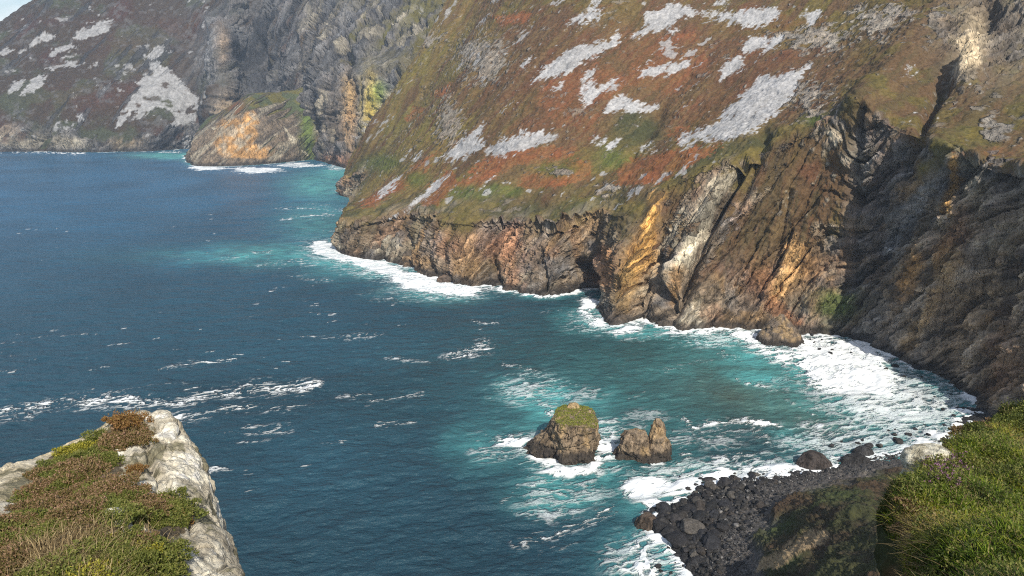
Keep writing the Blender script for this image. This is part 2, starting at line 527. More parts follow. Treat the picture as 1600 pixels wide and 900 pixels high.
# right-hand top: brown-olive moor
cov = mix(cov, mix(HEATH, OLIVE * .9, sst(-.1, .4, nB)), 0.75 * sst(1290, 1380, px) * (RP > 2))
speck = fbm(X / 2.2, Y / 2.2, Z / 2.2, 3, 95)
fall2 = fbm((S + 1.5 * iso) / 3.2, Z / 55, 2.0, 4, 98)
cov = mix(cov, C(.19, .15, .07), .32 * sst(.15, .6, fall2)); cov = mix(cov, DKGRN * 1.1, .34 * sst(.2, .65, -fall2))
cov = cov * C(.84, .80, .76) * (1 + 0.15 * speck[..., None])
# --- rock
strat = fbm(A / 5, Z / 40, Y / 60, 4, 101); blotch = fbm(X / 18, Y / 18, Z / 26, 4, 102); b2 = fbm(X / 30, Y / 30, Z / 45, 3, 103)
rock = mix(np.broadcast_to(ROCK, V.shape), DKROCK, 0.75 * sst(-0.1, 0.55, strat))
rock = mix(rock, C(.27, .165, .105), 0.6 * sst(0.05, 0.5, blotch))
rock = mix(rock, C(.36, .23, .11), 0.55 * sst(0.3, 0.7, b2 + 0.4 * strat))
rock = mix(rock, GREY, .45 * sst(.0, .5, fbm(X / 12, Y / 12, Z / 16, 4, 105)))
rock = mix(rock, PALE * .8, 0.6 * sst(0.25, 0.65, -b2 + 0.5 * fbm(A / 4, Z / 16, 3.3, 3, 104)))
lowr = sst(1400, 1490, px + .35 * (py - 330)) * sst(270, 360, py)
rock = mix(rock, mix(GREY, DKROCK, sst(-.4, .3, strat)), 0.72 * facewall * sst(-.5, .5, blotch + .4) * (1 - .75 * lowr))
rock = mix(rock, mix(C(.40, .30, .20), C(.42, .36, .29), sst(-.3, .3, blotch)), .62 * facewall * lowr * sst(-.4, .2, .25 - strat))  # lit faces on the lower right wall painted as lighter tan
for b, c, w in [((1018, 350, 13, 55, 8), OCHRE * 1.1, 1), ((985, 430, 22, 45, 10), OCHRE * .8, .6), ((1100, 330, 12, 60, 28), PALE, .8),
                ((1235, 310, 40, 30), PALE * .95, .8), ((1280, 330, 25, 40), PALE * .8, .55), ((1250, 400, 30, 45), OCHRE * .75, .6), ((1185, 440, 30, 30), RUST, .6),
                ((945, 410, 16, 30), RUST * 1.1, .7), ((790, 385, 35, 25), RUST * 1.1, .6), ((1490, 262, 9, 26), OCHRE * 1.1, .9),
                ((1425, 420, 14, 50, 15), OCHRE * .55, .7), ((1480, 400, 14, 40, 15), OCHRE * .5, .7), ((1500, 360, 20, 40), RUST * .7, .6), ((1575, 40, 60, 60), DKROCK * 1.3, .8), ((1480, 60, 40, 50), DKROCK * 1.4, .6), ((1515, 80, 22, 46, 12), C(.52, .42, .28), 1),  # dark rock beside the fin, with its shadow painted into the colour
                ((1290, 260, 30, 35), PALE * .9, .7), ((720, 380, 30, 20), RUST, .5), ((1570, 560, 40, 70), RUST * .6, .5), ((1240, 500, 50, 18), ROCK, .4)]:
    rock = mix(rock, c * (1 + .35 * strat[..., None]), w * np.clip(1.25 * blob(qx, qy, *b), 0, 1))
for pts, c, w in [([(1028, 305, 8), (1018, 350, 15), (1000, 400, 17), (985, 440, 14)], C(.56, .32, .10), 1), ([(985, 440, 16), (975, 480, 12)], C(.30, .20, .09), .7),
                  ([(1140, 270, 9), (1110, 325, 11), (1078, 385, 13), (1058, 430, 12)], PALE * 1.0, .9), ([(1060, 430, 10), (1050, 470, 8)], C(.42, .24, .10), .8),
                  ([(1488, 245, 8), (1440, 310, 11), (1385, 390, 12)], GREY * 1.5, .8), ([(1495, 250, 8), (1487, 290, 7), (1478, 330, 6)], C(.50, .29, .10), 1),
                  ([(1500, 390, 12), (1450, 480, 14), (1420, 540, 12)], C(.34, .23, .12), .8), ([(1560, 400, 14), (1510, 500, 16), (1480, 560, 12)], C(.30, .21, .13), .7),
                  ([(1245, 380, 10), (1235, 420, 12), (1215, 460, 14)], C(.46, .28, .12), .8), ([(1205, 470, 10), (1240, 505, 10)], RUST * 1.1, .7),
                  ([(800, 360, 10), (790, 400, 14), (800, 440, 12)], C(.34, .18, .10), .7), ([(950, 390, 8), (948, 440, 10)], C(.36, .19, .09), .8), ([(725, 370, 12), (735, 410, 12)], C(.36, .23, .12), .6)]:
    rock = mix(rock, c * (1 + .4 * strat[..., None] + .25 * c2_[..., None]), w * np.clip(1.3 * np.exp(-seg_dist(qx, qy, pts) ** 2), 0, 1))
wet = sst(5.5, 1.8, Z + 1.6 * iso)
rock = mix(rock, WET, 0.85 * wet)
# --- how much rock shows where
rocky = cliffness.copy()
strat2 = .6 * fbm(A / 2.4, Z / 14, Y / 30, 4, 106) + .75 * fbm(A / .9, Z / 3.2, Y / 6, 3, 107); rock = rock * (1 + .45 * np.clip(strat2, -.9, 1))[..., None] * (1 + .28 * c2_ + .2 * c3 + .15 * c1)[..., None]
green_on_rock = sst(0.02, 0.4, fbm(A / 20, Z / 40, Y / 60, 4, 111) + 0.25 * fbm(X / 5, Y / 5, Z / 5, 3, 112) + 0.35 * (0.62 - steep) - 0.12 + .45 * leftc * sst(1.45, 1.95, RP) + .30 * mid + .55 * mid * sst(1.25, 1.8, RP))
rocky = rocky * (1 - green_on_rock * (0.45 * (1 - mid) + 1.0 * mid) * (1 - 0.6 * facewall) * sst(1.15, 1.5, RP))
outcrops = [(760, 95, 40, 35), (700, 190, 22, 40), (1280, 60, 55, 25), (1260, 150, 30, 25), (1370, 40, 40, 25), (1290, 200, 30, 50), (880, 268, 25, 6),
            (950, 295, 22, 10), (1560, 200, 30, 20), (1240, 55, 40, 8), (1390, 20, 60, 15), (1500, 115, 30, 14), (1580, 40, 50, 50), (1480, 40, 35, 30), (660, 60, 30, 15), (740, 80, 30, 20)]
orc = np.zeros(px.shape)
for b in outcrops:
    orc = np.maximum(orc, blob(qx, qy, *b))
rocky = np.maximum(rocky, sst(0.35, 0.7, orc * 0.95 + 0.55 * fbm(X / 4, Y / 4, Z / 5, 3, 113)) * 0.95)
rocky = np.maximum(rocky, 0.55 * rk_hill * sst(0.38, 0.65, fbm(X / 5, Y / 5, Z / 5, 3, 114)) * (RP > 2))
rocky = np.maximum(rocky, sst(0.2, 0.5, blob(qx, qy, 1515, 78, 24, 48, 12)))
hillrock = mix(mix(ROCK, PALE, 0.45), GREY, 0.5)
stroke_keep = np.clip(np.exp(-seg_dist(qx, qy, [(1028, 305, 9), (1018, 350, 16), (1000, 400, 18), (985, 440, 15)]) ** 2) + np.exp(-seg_dist(qx, qy, [(1140, 270, 9), (1110, 325, 11), (1078, 385, 13), (1058, 430, 12)]) ** 2), 0, 1) * sst(-.7, 0, c2_ + .3)
rocky = np.maximum(rocky, stroke_keep)
rockc = mix(rock, hillrock * (1 + 0.4 * strat[..., None]), (RP > 2.15) * 0.75 * (1 - np.clip(1.6 * blob(px, py, 1530, 55, 75, 65), 0, 1)))
cov = mix(cov, rockc, rocky)
cov = mix(cov, GREEN * .9, 0.85 * np.clip(1.4 * blob(qx, qy, 1305, 475, 32, 24), 0, 1) * sst(-.6, .0, nB + .4))
# --- scree
screes = [
    [(830, 130), (860, 100), (868, 88), (905, 75), (940, 65), (968, 50), (970, 64), (945, 78), (930, 92), (905, 100), (880, 118), (848, 125)],
    [(905, 112), (928, 110), (920, 130), (940, 138), (968, 120), (968, 134), (940, 142), (928, 160), (915, 168), (912, 148), (918, 130)],
    [(935, 178), (950, 155), (972, 144), (990, 155), (1010, 165), (1028, 158), (1028, 172), (1000, 178), (975, 172)],
    [(1000, 125), (1005, 105), (1040, 102), (1060, 95), (1085, 95), (1080, 105), (1055, 115), (1020, 120)],
    [(980, 60), (1005, 45), (1010, 20), (1050, 5), (1100, 18), (1150, 20), (1180, 10), (1215, 12), (1210, 35), (1180, 48), (1150, 40), (1100, 25), (1060, 30), (1040, 45), (1000, 60)],
    [(1050, 228), (1075, 210), (1110, 195), (1140, 170), (1165, 145), (1195, 120), (1240, 108), (1278, 93), (1255, 115), (1245, 138), (1230, 160), (1210, 185), (1180, 205), (1140, 215), (1100, 222)],
    [(1120, 100), (1160, 90), (1165, 105), (1140, 122), (1125, 118)], [(1165, 62), (1200, 58), (1235, 55), (1215, 78), (1180, 80), (1168, 90)],
    [(688, 252), (700, 235), (730, 210), (758, 190), (755, 205), (745, 220), (765, 215), (745, 240), (715, 250)],
    [(760, 240), (780, 225), (820, 205), (850, 210), (880, 208), (870, 220), (830, 232), (790, 248)],
    [(632, 330), (650, 310), (665, 300), (690, 275), (702, 270), (690, 292), (665, 315), (645, 325)],
    [(586, 305), (610, 285), (640, 262), (622, 285), (600, 305)], [(585, 318), (600, 300), (622, 282), (612, 298)], [(675, 290), (700, 268), (690, 285)],
    [(920, 215), (945, 215), (970, 220), (968, 235), (945, 225), (922, 224)], [(990, 240), (1010, 230), (1040, 222), (1020, 235)],
    [(880, 40), (905, 25), (930, 15), (948, 15), (930, 30), (905, 38)], [(1248, 20), (1280, 18), (1295, 28), (1270, 35)], [(815, 105), (828, 88), (832, 95), (822, 108)],
    [(1400, 118), (1415, 106), (1437, 97), (1425, 110), (1405, 120)], [(605, 345), (622, 333), (628, 336), (612, 346)], [(745, 293), (780, 270), (775, 280), (750, 296)],
    [(855, 140), (885, 128), (880, 142), (862, 144)], [(795, 168), (808, 158), (805, 168)], [(640, 245), (665, 238), (650, 252)], [(840, 50), (855, 35), (850, 48)],
    [(1060, 30), (1050, 60), (1040, 40)], [(930, 0), (945, 0), (940, 15), (920, 10)], [(1115, 0), (1150, 0), (1140, 12), (1120, 8)],
]
sc = np.zeros(px.shape, bool)
ex, ey = px + jx * jsc * 0.85, py + jy * jsc * 0.8
soft = np.zeros(px.shape, np.float32)
g1 = fbm(X / 5, Y / 5, Z / 5, 3, 151); g2 = fbm(X / 5, Y / 5, Z / 5, 3, 152); g3 = fbm(S / 2.6, Z / 22, 1.0, 3, 153)
for k, (ox, oy) in enumerate(((0, 0), (5, -4), (-6, 5), (7, 2), (-4, -5), (-9, 9), (2, 6), (10, -9))):
    acc = np.zeros(px.shape, bool)
    for p in screes:
        acc |= in_poly(ex + ox * jsc + 3 * g1, ey + oy * jsc + 3 * g2, p)
    soft += acc / 8.
scf = sst(.38, .62, soft + .30 * g3 + .22 * speck + .12 * g1 - .02) * (RP > 1.9)
tiny = (fbm(X / 9, Y / 9, Z / 9, 3, 121) + 0.6 * fbm(X / 40, Y / 40, Z / 40, 2, 122) > 0.8) & (px < 1250) & (px > 560) & (RP > 2.1) & (fall > 0.05)
cov = mix(cov, SCREE * (.88 + 0.16 * speck[..., None] + .16 * nB[..., None] + .1 * g3[..., None]), 0.93 * scf)
cov = mix(cov, SCREE * .85, 0.7 * tiny * (1 - scf))
rockmask = rocky * (1 - scf)
M_TERR = terrain_material('moor_and_cliff_rock', 0.22, 0.55, 2.2, 0.55)
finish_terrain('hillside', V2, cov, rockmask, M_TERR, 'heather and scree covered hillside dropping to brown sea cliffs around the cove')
note_coast(V2)

#@@FAR
# ================================================================== far mountain and second cove
def fx(*r):
    return [np.array(p, float) for p in r]


far_cols = [
    fx((-1900, 1800, -9), (-1900, 1800, 0), (-1900, 1850, 30), (-1900, 1950, 70), (-1890, 2050, 110), (-1880, 2150, 150), (-1880, 2300, 120)),
    col_px((-220, 236), (-220, 205, 1780), (-220, 165, 1860), (-215, 130, 1950), (-210, 110, 2050), (-200, 118, 2250)),
    col_px((-40, 237), (-40, 195, 1765), (-40, 140, 1850), (-38, 95, 1960), (-36, 57, 2080), (-20, 60, 2300)),
    col_px((65, 237), (65, 192, 1760), (65, 135, 1840), (66, 75, 1960), (66, 1, 2110), (90, -30, 2300)),
    col_px((140, 238), (140, 195, 1760), (140, 130, 1840), (142, 70, 1950), (145, 5, 2080), (150, -60, 2230)),
    col_px((235, 236), (235, 190, 1785), (240, 125, 1870), (245, 60, 1980), (248, 0, 2090), (255, -80, 2230)),
    col_px((288, 233), (300, 182, 1840), (305, 130, 1900), (310, 70, 1990), (315, 0, 2090), (320, -80, 2230)),
    col_px((330, 232), (345, 178, 1800), (350, 115, 1840), (352, 50, 1920), (362, 0, 2010), (370, -80, 2150)),
    col_px((372, 232), (385, 175, 1850), (385, 115, 1910), (388, 55, 1980), (395, 0, 2060), (400, -80, 2180)),
    col_px((420, 230), (425, 165, 1800), (430, 110, 1860), (435, 55, 1930), (440, 0, 2010), (450, -80, 2130)),
    col_px((465, 240), (465, 175, 1620), (470, 120, 1690), (475, 60, 1800), (482, 0, 1920), (495, -80, 2060)),
    col_px((488, 249), (490, 180, 1520), (500, 128, 1555), (512, 75, 1660), (528, 10, 1800), (545, -80, 1960)),
    col_px((515, 256), (523, 180, 1425), (540, 126, 1445), (560, 80, 1560), (585, 10, 1720), (605, -80, 1880)),
    col_px((545, 264), (570, 180, 1345), (592, 121, 1365), (615, 78, 1480), (645, 10, 1640), (670, -80, 1800)),
    col_px((590, 275), (615, 190, 1270), (640, 121, 1290), (665, 72, 1400), (700, 5, 1560), (730, -80, 1720)),
    col_px((650, 290), (690, 190, 1220), (715, 115, 1250), (735, 60, 1350), (770, -20, 1500), (800, -90, 1650)),
]
V, rp, cp = loft(far_cols, 1.5)
nr, nc = V.shape[:2]
Nn = normals(V)
if Nn[nr // 2, nc // 2, 1] > 0:
    Nn = -Nn
X, Y, Z = V[..., 0], V[..., 1], V[..., 2]
RP = np.repeat(rp[:, None], nc, 1); CPAR = np.repeat(cp[None, :], nr, 0)
px0, py0 = project(V)
S = X - 0.25 * Y
A = S - 0.25 * Z
right = sst(9.3, 10.6, CPAR)
crag = sst(5.6, 7.2, CPAR)                      # the craggy centre
toplim = 1.78 + 0.35 * 0 + 1.3 * right
n0 = fbm(S / 90, Z / 60, 0, 4, 203)
cliffness = sst(0.12, -0.12, RP - np.where(right > .5, 3.02, 1.6) + 0.35 * n0)
ribs = ridged(A / 70, Z / 400, Y / 500, 3, 221); ribs2 = ridged(A / 24, Z / 120, Y / 200, 3, 231)
iso = fbm(X / 20, Y / 20, Z / 20, 5, 241); iso2 = fbm(X / 7, Y / 7, Z / 9, 3, 243)
big = fbm(X / 160, Y / 160, Z / 160, 3, 251)
fc1, fe1 = cells((A + 9 * iso) / 34, (Z + 9 * iso2) / 90, 261); fc2, fe2 = cells((A + 5 * iso2) / 12, Z / 30, 262)
crm = np.clip(cliffness + crag * 0.95 * sst(-0.5, 0.1, fbm(X / 120, Y / 120, Z / 160, 3, 252) + 0.2), 0, 1)
disp = crm * (-13 * (ribs - .4) - 7 * (ribs2 - .4) + 6 * iso + 3 * iso2 + 10 * fc1 + 5 * fc2 - 12 * np.exp(-(fe1 / .1) ** 2) - 3 * np.exp(-(fe2 / .12) ** 2)) + (1 - crm) * (9 * big + 4 * ridged(S / 80, Z / 500, 1, 3, 255) + 2.5 * iso + 1.0 * iso2)
disp *= 0.25 + 0.75 * sst(0.95, 1.3, RP)
for pts, d in [([(398, 60, 10), (400, 100, 14), (392, 150, 13)], 45), ([(425, 90, 6), (430, 150, 8)], 22), ([(540, 60, 5), (545, 95, 8)], 25),
               ([(500, 150, 4), (480, 240, 7)], 18), ([(622, 128, 14), (616, 158, 12)], 26), ([(572, 130, 3), (566, 180, 4)], 12), ([(280, 215, 8), (300, 200, 6)], 15),
               ([(465, 60, 5), (460, 100, 6)], 14), ([(520, 175, 3), (505, 235, 5)], 14), ([(665, 30, 5), (655, 70, 6)], 15), ([(665, 55, 4), (664, 70, 4)], 12)]:
    disp -= d * np.exp(-seg_dist(px0, py0, pts) ** 2)
for pts, d in [([(345, 45, 10), (350, 100, 16), (335, 180, 16)], 26), ([(545, 140, 6), (538, 230, 8)], 9), ([(500, 70, 9), (480, 120, 10)], 14), ([(575, 50, 14), (560, 85, 14)], 14)]:
    disp += d * np.exp(-seg_dist(px0, py0, pts) ** 2)
V2 = V + Nn * disp[..., None]
px, py = project(V2)
X, Y, Z = V2[..., 0], V2[..., 1], V2[..., 2]
jx = 5 * fbm(X / 40, Y / 40, Z / 40, 4, 281) + 2.5 * fbm(X / 9, Y / 9, Z / 9, 2, 283)
jy = 3.5 * fbm(X / 40, Y / 40, Z / 40, 4, 282) + 2 * fbm(X / 9, Y / 9, Z / 9, 2, 284)
qx, qy = px + jx, py + jy
nA = fbm(X / 130, Y / 130, Z / 130, 4, 291); nB = fbm(X / 45, Y / 45, Z / 45, 4, 292)
speck = fbm(X / 6, Y / 6, Z / 6, 3, 295)
strat = fbm(A / 14, Z / 110, Y / 160, 4, 301); blotch = fbm(X / 50, Y / 50, Z / 70, 4, 302)
cov = mix(np.broadcast_to(HEATH * .42, V.shape), RED * .28, sst(0.0, 0.6, nA + .3 * nB))  # cloud shade on the mountain put into these darkened heath colours
cov = mix(cov, DKGRN * 1.1, 0.8 * sst(0.0, 0.45, -nA + 0.5 * nB + 0.5 * sst(190, 225, py) - .1))
for b in [(150, 150, 90, 22), (230, 110, 40, 15), (200, 70, 60, 20), (260, 40, 40, 15), (470, 45, 40, 30)]:
    cov = mix(cov, RED * .38, 0.5 * np.clip(blob(qx, qy, *b), 0, 1))
cov = mix(cov, OLIVE * .8, 0.6 * right * sst(2.9, 3.3, RP))
cov = mix(cov, OLIVE * .9, 0.5 * sst(560, 640, px))
cov = mix(cov, C(.12, .115, .115), .6 * sst(.25, .6, fbm(X / 12, Y / 12, Z / 12, 4, 296) + .4 * nB)); cov = cov * (1 + 0.3 * speck[..., None])
strat3 = fbm(A / 5, Z / 34, Y / 60, 3, 303)
rock = mix(np.broadcast_to(C(.15, .14, .135), V.shape), C(.032, .033, .038), 0.9 * sst(-0.15, 0.35, strat + .5 * strat3))
rock = mix(rock, GREY * .95, 0.6 * sst(0.05, 0.5, blotch + .4 * strat3))
rock = mix(rock, PALE, 0.6 * right * sst(0.1, 0.5, -blotch + .4 * strat))
for b, c, w in [((30, 218, 50, 12), PALE * .9, .8), ((110, 222, 25, 10), PALE * .9, .8), ((195, 222, 25, 10), C(.38, .3, .2), .8), ((345, 75, 10, 30), C(.4, .27, .15), .8), ((350, 170, 22, 30), C(.36, .26, .15), .6),
                ((330, 90, 20, 70), GREY * 1.3, .6), ((545, 150, 8, 30), C(.42, .28, .13), .9), ((545, 200, 10, 40), C(.40, .25, .12), .7), ((578, 180, 12, 60), YELL, .95), ((590, 145, 12, 18), GREEN * 1.4, .7), ((520, 180, 16, 40), ROCK, .5),
                ((525, 250, 18, 10), RUST * 1.2, .6), ((400, 100, 14, 60), C(.05, .05, .055), .8), ((0, 165, 10, 12), RUST * 1.2, .7), ((2, 200, 30, 12), C(.36, .27, .19), .6)]:  # the near-black blob paints the shade inside the tall gully
    rock = mix(rock, c * (1 + .35 * strat[..., None]), w * np.clip(1.25 * blob(qx, qy, *b), 0, 1))
rock = mix(rock, WET, 0.8 * sst(9, 3, Z + 2 * iso))
crg = np.clip(1.5 * blob(px, py, 460, 70, 150, 90), 0, 1)
rocky = np.clip(.9 * crg * sst(-.55, .05, strat + .5 * blotch + .3) + cliffness * sst(0.55, -0.1, fbm(S / 40, Z / 50, 5.5, 3, 311)) + crm * sst(-.1, .4, strat + .3 * blotch) * 0.85, 0, 1)
rocky = np.maximum(rocky, cliffness * right * sst(0.5, 0.2, fbm(A / 30, Z / 90, 5.5, 3, 312)))
rocky = np.maximum(rocky, sst(0.45, 0.7, strat + 0.4 * nB) * 0.7)
rock = rock * (1 + .3 * fc2 + .2 * fc1)[..., None]
cov = mix(cov, rock, rocky)
screes = [
    [(40, 75), (60, 58), (75, 47), (80, 55), (90, 60), (70, 65), (50, 72)], [(112, 62), (125, 45), (140, 47), (160, 33), (174, 34), (172, 48), (155, 55), (130, 62), (118, 65)],
    [(75, 88), (90, 72), (112, 68), (115, 75), (95, 82), (80, 92)], [(78, 95), (110, 86), (136, 83), (120, 88), (90, 98)], [(65, 110), (90, 98), (128, 96), (125, 104), (100, 105), (80, 110)],
    [(130, 108), (150, 98), (162, 100), (150, 106)], [(0, 80), (20, 73), (22, 78), (5, 86)], [(20, 82), (45, 75), (40, 82)], [(35, 148), (45, 128), (60, 118), (76, 116), (65, 132), (50, 145), (38, 150)],
    [(10, 145), (25, 125), (38, 122), (35, 135), (22, 148)], [(190, 118), (195, 108), (202, 105), (198, 118)], [(168, 95), (178, 88), (172, 97)], [(28, 32), (38, 26), (35, 32)],
    [(185, 188), (200, 165), (205, 150), (215, 140), (218, 128), (235, 115), (250, 110), (262, 105), (270, 115), (285, 130), (295, 142), (300, 155), (290, 180), (275, 185), (262, 172), (245, 168), (225, 182), (210, 190), (222, 170), (205, 178), (190, 195), (180, 205)],
    [(228, 92), (238, 75), (255, 70), (250, 88), (235, 95)], [(232, 110), (245, 96), (252, 95), (248, 108), (238, 115)], [(296, 195), (300, 165), (302, 145), (310, 150), (310, 165), (303, 195)],
    [(172, 206), (177, 192), (184, 182), (178, 195), (174, 208)], [(118, 182), (125, 176), (132, 190), (127, 193)], [(113, 150), (120, 145), (120, 155)], [(270, 197), (280, 182), (292, 180), (296, 196)],
    [(478, 50), (490, 33), (492, 36), (482, 52)], [(496, 26), (502, 14), (504, 16), (499, 27)], [(530, 52), (534, 47), (536, 55), (531, 58)], [(650, 22), (664, 10), (666, 13), (653, 24)],
    [(270, 235), (285, 225), (296, 210), (300, 212), (295, 230), (300, 238)], [(560, 225), (555, 215), (580, 185), (578, 195)],
]
sc = np.zeros(px.shape, bool)
soft = np.zeros(px.shape, np.float32); g1 = fbm(X / 14, Y / 14, Z / 14, 3, 331); g3 = fbm(S / 8, Z / 60, 0, 3, 332)
for ox, oy in ((0, 0), (3, -2), (-3, 3), (4, 2), (-3, -2), (-5, 4), (1, 3), (6, -3)):
    acc = np.zeros(px.shape, bool)
    for p in screes:
        acc |= in_poly(px + jx * .6 + ox + 2 * g1, py + jy * .55 + oy * .7 + 1.5 * g1, p)
    soft += acc / 8.
sc |= (fbm(X / 16, Y / 16, Z / 16, 3, 321) + .4 * nB > 0.9) & (px < 330) & (RP > 1.4)
sc = np.maximum(sst(.38, .6, soft + .3 * g3 + .2 * speck), .8 * sc)
cov = mix(cov, SCREE * (.82 + 0.2 * speck[..., None]), 0.88 * sc * sst(.75, .35, fbm(X / 22, Y / 22, Z / 14, 4, 322) + .25 * speck))
cov = cov * (.74 + .2 * np.clip(sc, 0, 1) + .16 * right * (1 - np.clip(sc, 0, 1)))[..., None]
M_FAR = terrain_material('far_mountain_ground', 0.10, 0.22, 7.0, 2.0)
finish_terrain('mountain', V2, cov, np.maximum(rocky, .2 * sc), M_FAR, 'hazy far mountain with grey scree streaks above low sea cliffs', 'mountain')
note_coast(V2, -2, 2, 600)

# ------------------------------------------------------------------ the ochre-faced mound in the second cove
mound_cols = [
    fx((-690, 1620, -9), (-680, 1610, 0), (-650, 1600, 12), (-620, 1600, 25), (-600, 1610, 35), (-560, 1660, 30), (-540, 1700, 0)),
    col_px((292, 252), (297, 232, 1440), (306, 212, 1475), (318, 194, 1530), (325, 190, 1600), (325, 200, 1680)),
    col_px((305, 259), (312, 232, 1410), (322, 208, 1445), (338, 182, 1510), (345, 178, 1580), (345, 195, 1680)),
    col_px((345, 260), (348, 225, 1400), (355, 195, 1425), (365, 166, 1480), (372, 160, 1560), (372, 190, 1680)),
    col_px((395, 258), (392, 218, 1405), (390, 184, 1435), (390, 153, 1480), (392, 149, 1560), (395, 185, 1680)),
    col_px((440, 254), (433, 218, 1440), (424, 184, 1475), (416, 151, 1520), (418, 147, 1580), (420, 180, 1700)),
    col_px((472, 251), (463, 215, 1480), (450, 180, 1530), (440, 149, 1580), (442, 146, 1640), (445, 175, 1720)),
    col_px((488, 249.5), (482, 212, 1500), (474, 175, 1560), (466, 143, 1620), (470, 140, 1680), (470, 170, 1760)),
    col_px((500, 250), (498, 205, 1530), (495, 165, 1590), (490, 135, 1650), (490, 130, 1700), (490, 150, 1780)),
]
V, rp, cp = loft(mound_cols, 1.2)
nr, nc = V.shape[:2]
Nn = normals(V)
if Nn[nr // 3, nc // 2, 1] > 0:
    Nn = -Nn
X, Y, Z = V[..., 0], V[..., 1], V[..., 2]
RP = np.repeat(rp[:, None], nc, 1)
A = X + 0.45 * Z
ribs = ridged(A / 28, Z / 140, Y / 200, 3, 421); iso = fbm(X / 16, Y / 16, Z / 16, 5, 441); iso2 = fbm(X / 6, Y / 6, Z / 7, 3, 443)
low = sst(3.2, 1.6, RP)
disp = (5.5 * ribs + 3.5 * iso + 1.5 * iso2) * (0.35 + 0.65 * low) * (0.3 + 0.7 * sst(0.95, 1.3, RP))
V2 = V + Nn * disp[..., None]
px, py = project(V2); X, Y, Z = V2[..., 0], V2[..., 1], V2[..., 2]
qx = px + 5 * fbm(X / 30, Y / 30, Z / 30, 4, 451); qy = py + 4 * fbm(X / 30, Y / 30, Z / 30, 4, 452)
strat = fbm((X - .9 * Z) / 9, (Z + .9 * X) / 60, Y / 100, 4, 461); nB = fbm(X / 30, Y / 30, Z / 30, 4, 462)
cov = mix(np.broadcast_to(OLIVE * .85, V.shape), DKGRN * 1.3, sst(-.2, .3, nB))
cov = mix(cov, RED * .7, .8 * np.clip(1.4 * blob(qx, qy, 368, 168, 16, 8, -35), 0, 1))
rock = mix(np.broadcast_to(ROCK * .95, V.shape), DKROCK, .7 * sst(-.1, .5, strat))
rock = mix(rock, mix(C(.44, .25, .10), C(.33, .26, .18), sst(-.2, .5, fbm(X / 14, Y / 14, Z / 20, 4, 466))) * (1 + .5 * strat[..., None]), sst(.35, .6, np.maximum(blob(qx, qy, 362, 215, 30, 36), np.maximum(blob(qx, qy, 388, 203, 18, 32), blob(qx, qy, 385, 238, 50, 13)))))
rock = mix(rock, PALE * .8, .6 * sst(.15, .5, fbm((X - .9 * Z) / 12, (Z + .9 * X) / 90, 0, 3, 463)))
rock = mix(rock, WET, .8 * sst(8, 3, Z + 2 * iso))
rocky = sst(-.15, .2, .9 * (sst(3.9, 2.8, RP) - .4) + .7 * strat - .9 * blob(qx, qy, 478, 205, 18, 45) + .5 * blob(qx, qy, 360, 215, 40, 40))
cov = mix(cov, rock, rocky)
cov = mix(cov, GREEN * 1.25, .8 * np.clip(1.5 * blob(qx, qy, 480, 200, 10, 40), 0, 1))
for p in [[(440, 195), (450, 205), (465, 218), (458, 222), (448, 210)], [(468, 232), (478, 238), (482, 244), (474, 240)], [(330, 200), (336, 196), (338, 201)]]:
    cov = mix(cov, PALE, .85 * in_poly(px + .5 * (qx - px), py + .5 * (qy - py), p))
finish_terrain('headland', V2, cov, rocky, M_FAR, 'small pointed headland with an orange rock face and green top in the far cove', 'headland')
note_coast(V2, -2, 2, 500)

#@@NEAR
# ================================================================== near slope and boulder beach under the viewpoint
def nz(w, *rest):
    W = at_z(w[0], w[1], 0.0)
    pts = [W + np.array([-9, 8, -4.0]), W]
    for r in rest:
        pts.append(at_z(*r[1:]) if r[0] == 'p' else np.array(r, float))
    return pts


near_cols = [
    fx((165, 290, -4), (178, 285, 0), (196, 280, 5), (215, 270, 40), (240, 260, 90), (270, 250, 125)),
    nz((1515, 650), (190, 258, 4), (212, 245, 38), (238, 232, 88), (275, 215, 125)),
    nz((1455, 693), (168, 228, 5), (195, 212, 36), (225, 192, 85), (262, 170, 124)),
    nz((1370, 712), ('p', 1400, 722, 3.5), (168, 178, 34), (205, 155, 82), (240, 125, 123)),
    nz((1290, 730), ('p', 1330, 745, 4.5), (135, 150, 32), (170, 120, 80), (205, 80, 122)),
    nz((1200, 742), ('p', 1260, 765, 5.0), ('p', 1400, 800, 30), (125, 90, 76), (150, 50, 121)),
    nz((1105, 757), ('p', 1215, 785, 6.0), ('p', 1370, 850, 34), (92, 62, 78), (105, 25, 120)),
    nz((1050, 795), ('p', 1200, 815, 7.0), ('p', 1330, 890, 32), (62, 50, 78), (65, 12, 119)),
    nz((1020, 826), ('p', 1180, 850, 8.0), ('p', 1300, 940, 34), (40, 40, 78), (35, 6, 118)),
    nz((1062, 872), ('p', 1190, 905, 10), (45, 92, 38), (28, 35, 78), (18, 3, 117)),
    nz((1075, 930), ('p', 1180, 970, 12), (34, 80, 40), (18, 32, 80), (8, 3, 117)),
    fx((15, 140, -4), (22, 128, 0), (28, 105, 13), (22, 68, 44), (10, 28, 82), (2, 2, 116)),
    fx((-28, 120, -4), (-18, 110, 0), (-10, 92, 14), (-6, 60, 46), (-4, 26, 83), (-4, 1, 116)),
    fx((-70, 105, -4), (-60, 95, 0), (-50, 80, 18), (-35, 52, 50), (-20, 22, 85), (-10, 0, 116)),
    fx((-120, 80, -4), (-105, 70, 0), (-90, 58, 22), (-60, 38, 55), (-35, 15, 88), (-18, -6, 116)),
]
V, rp, cp = loft(near_cols, 1.6)
nr, nc = V.shape[:2]
Nn = normals(V)
if Nn[nr // 2, nc // 2, 2] < 0:
    Nn = -Nn
X, Y, Z = V[..., 0], V[..., 1], V[..., 2]
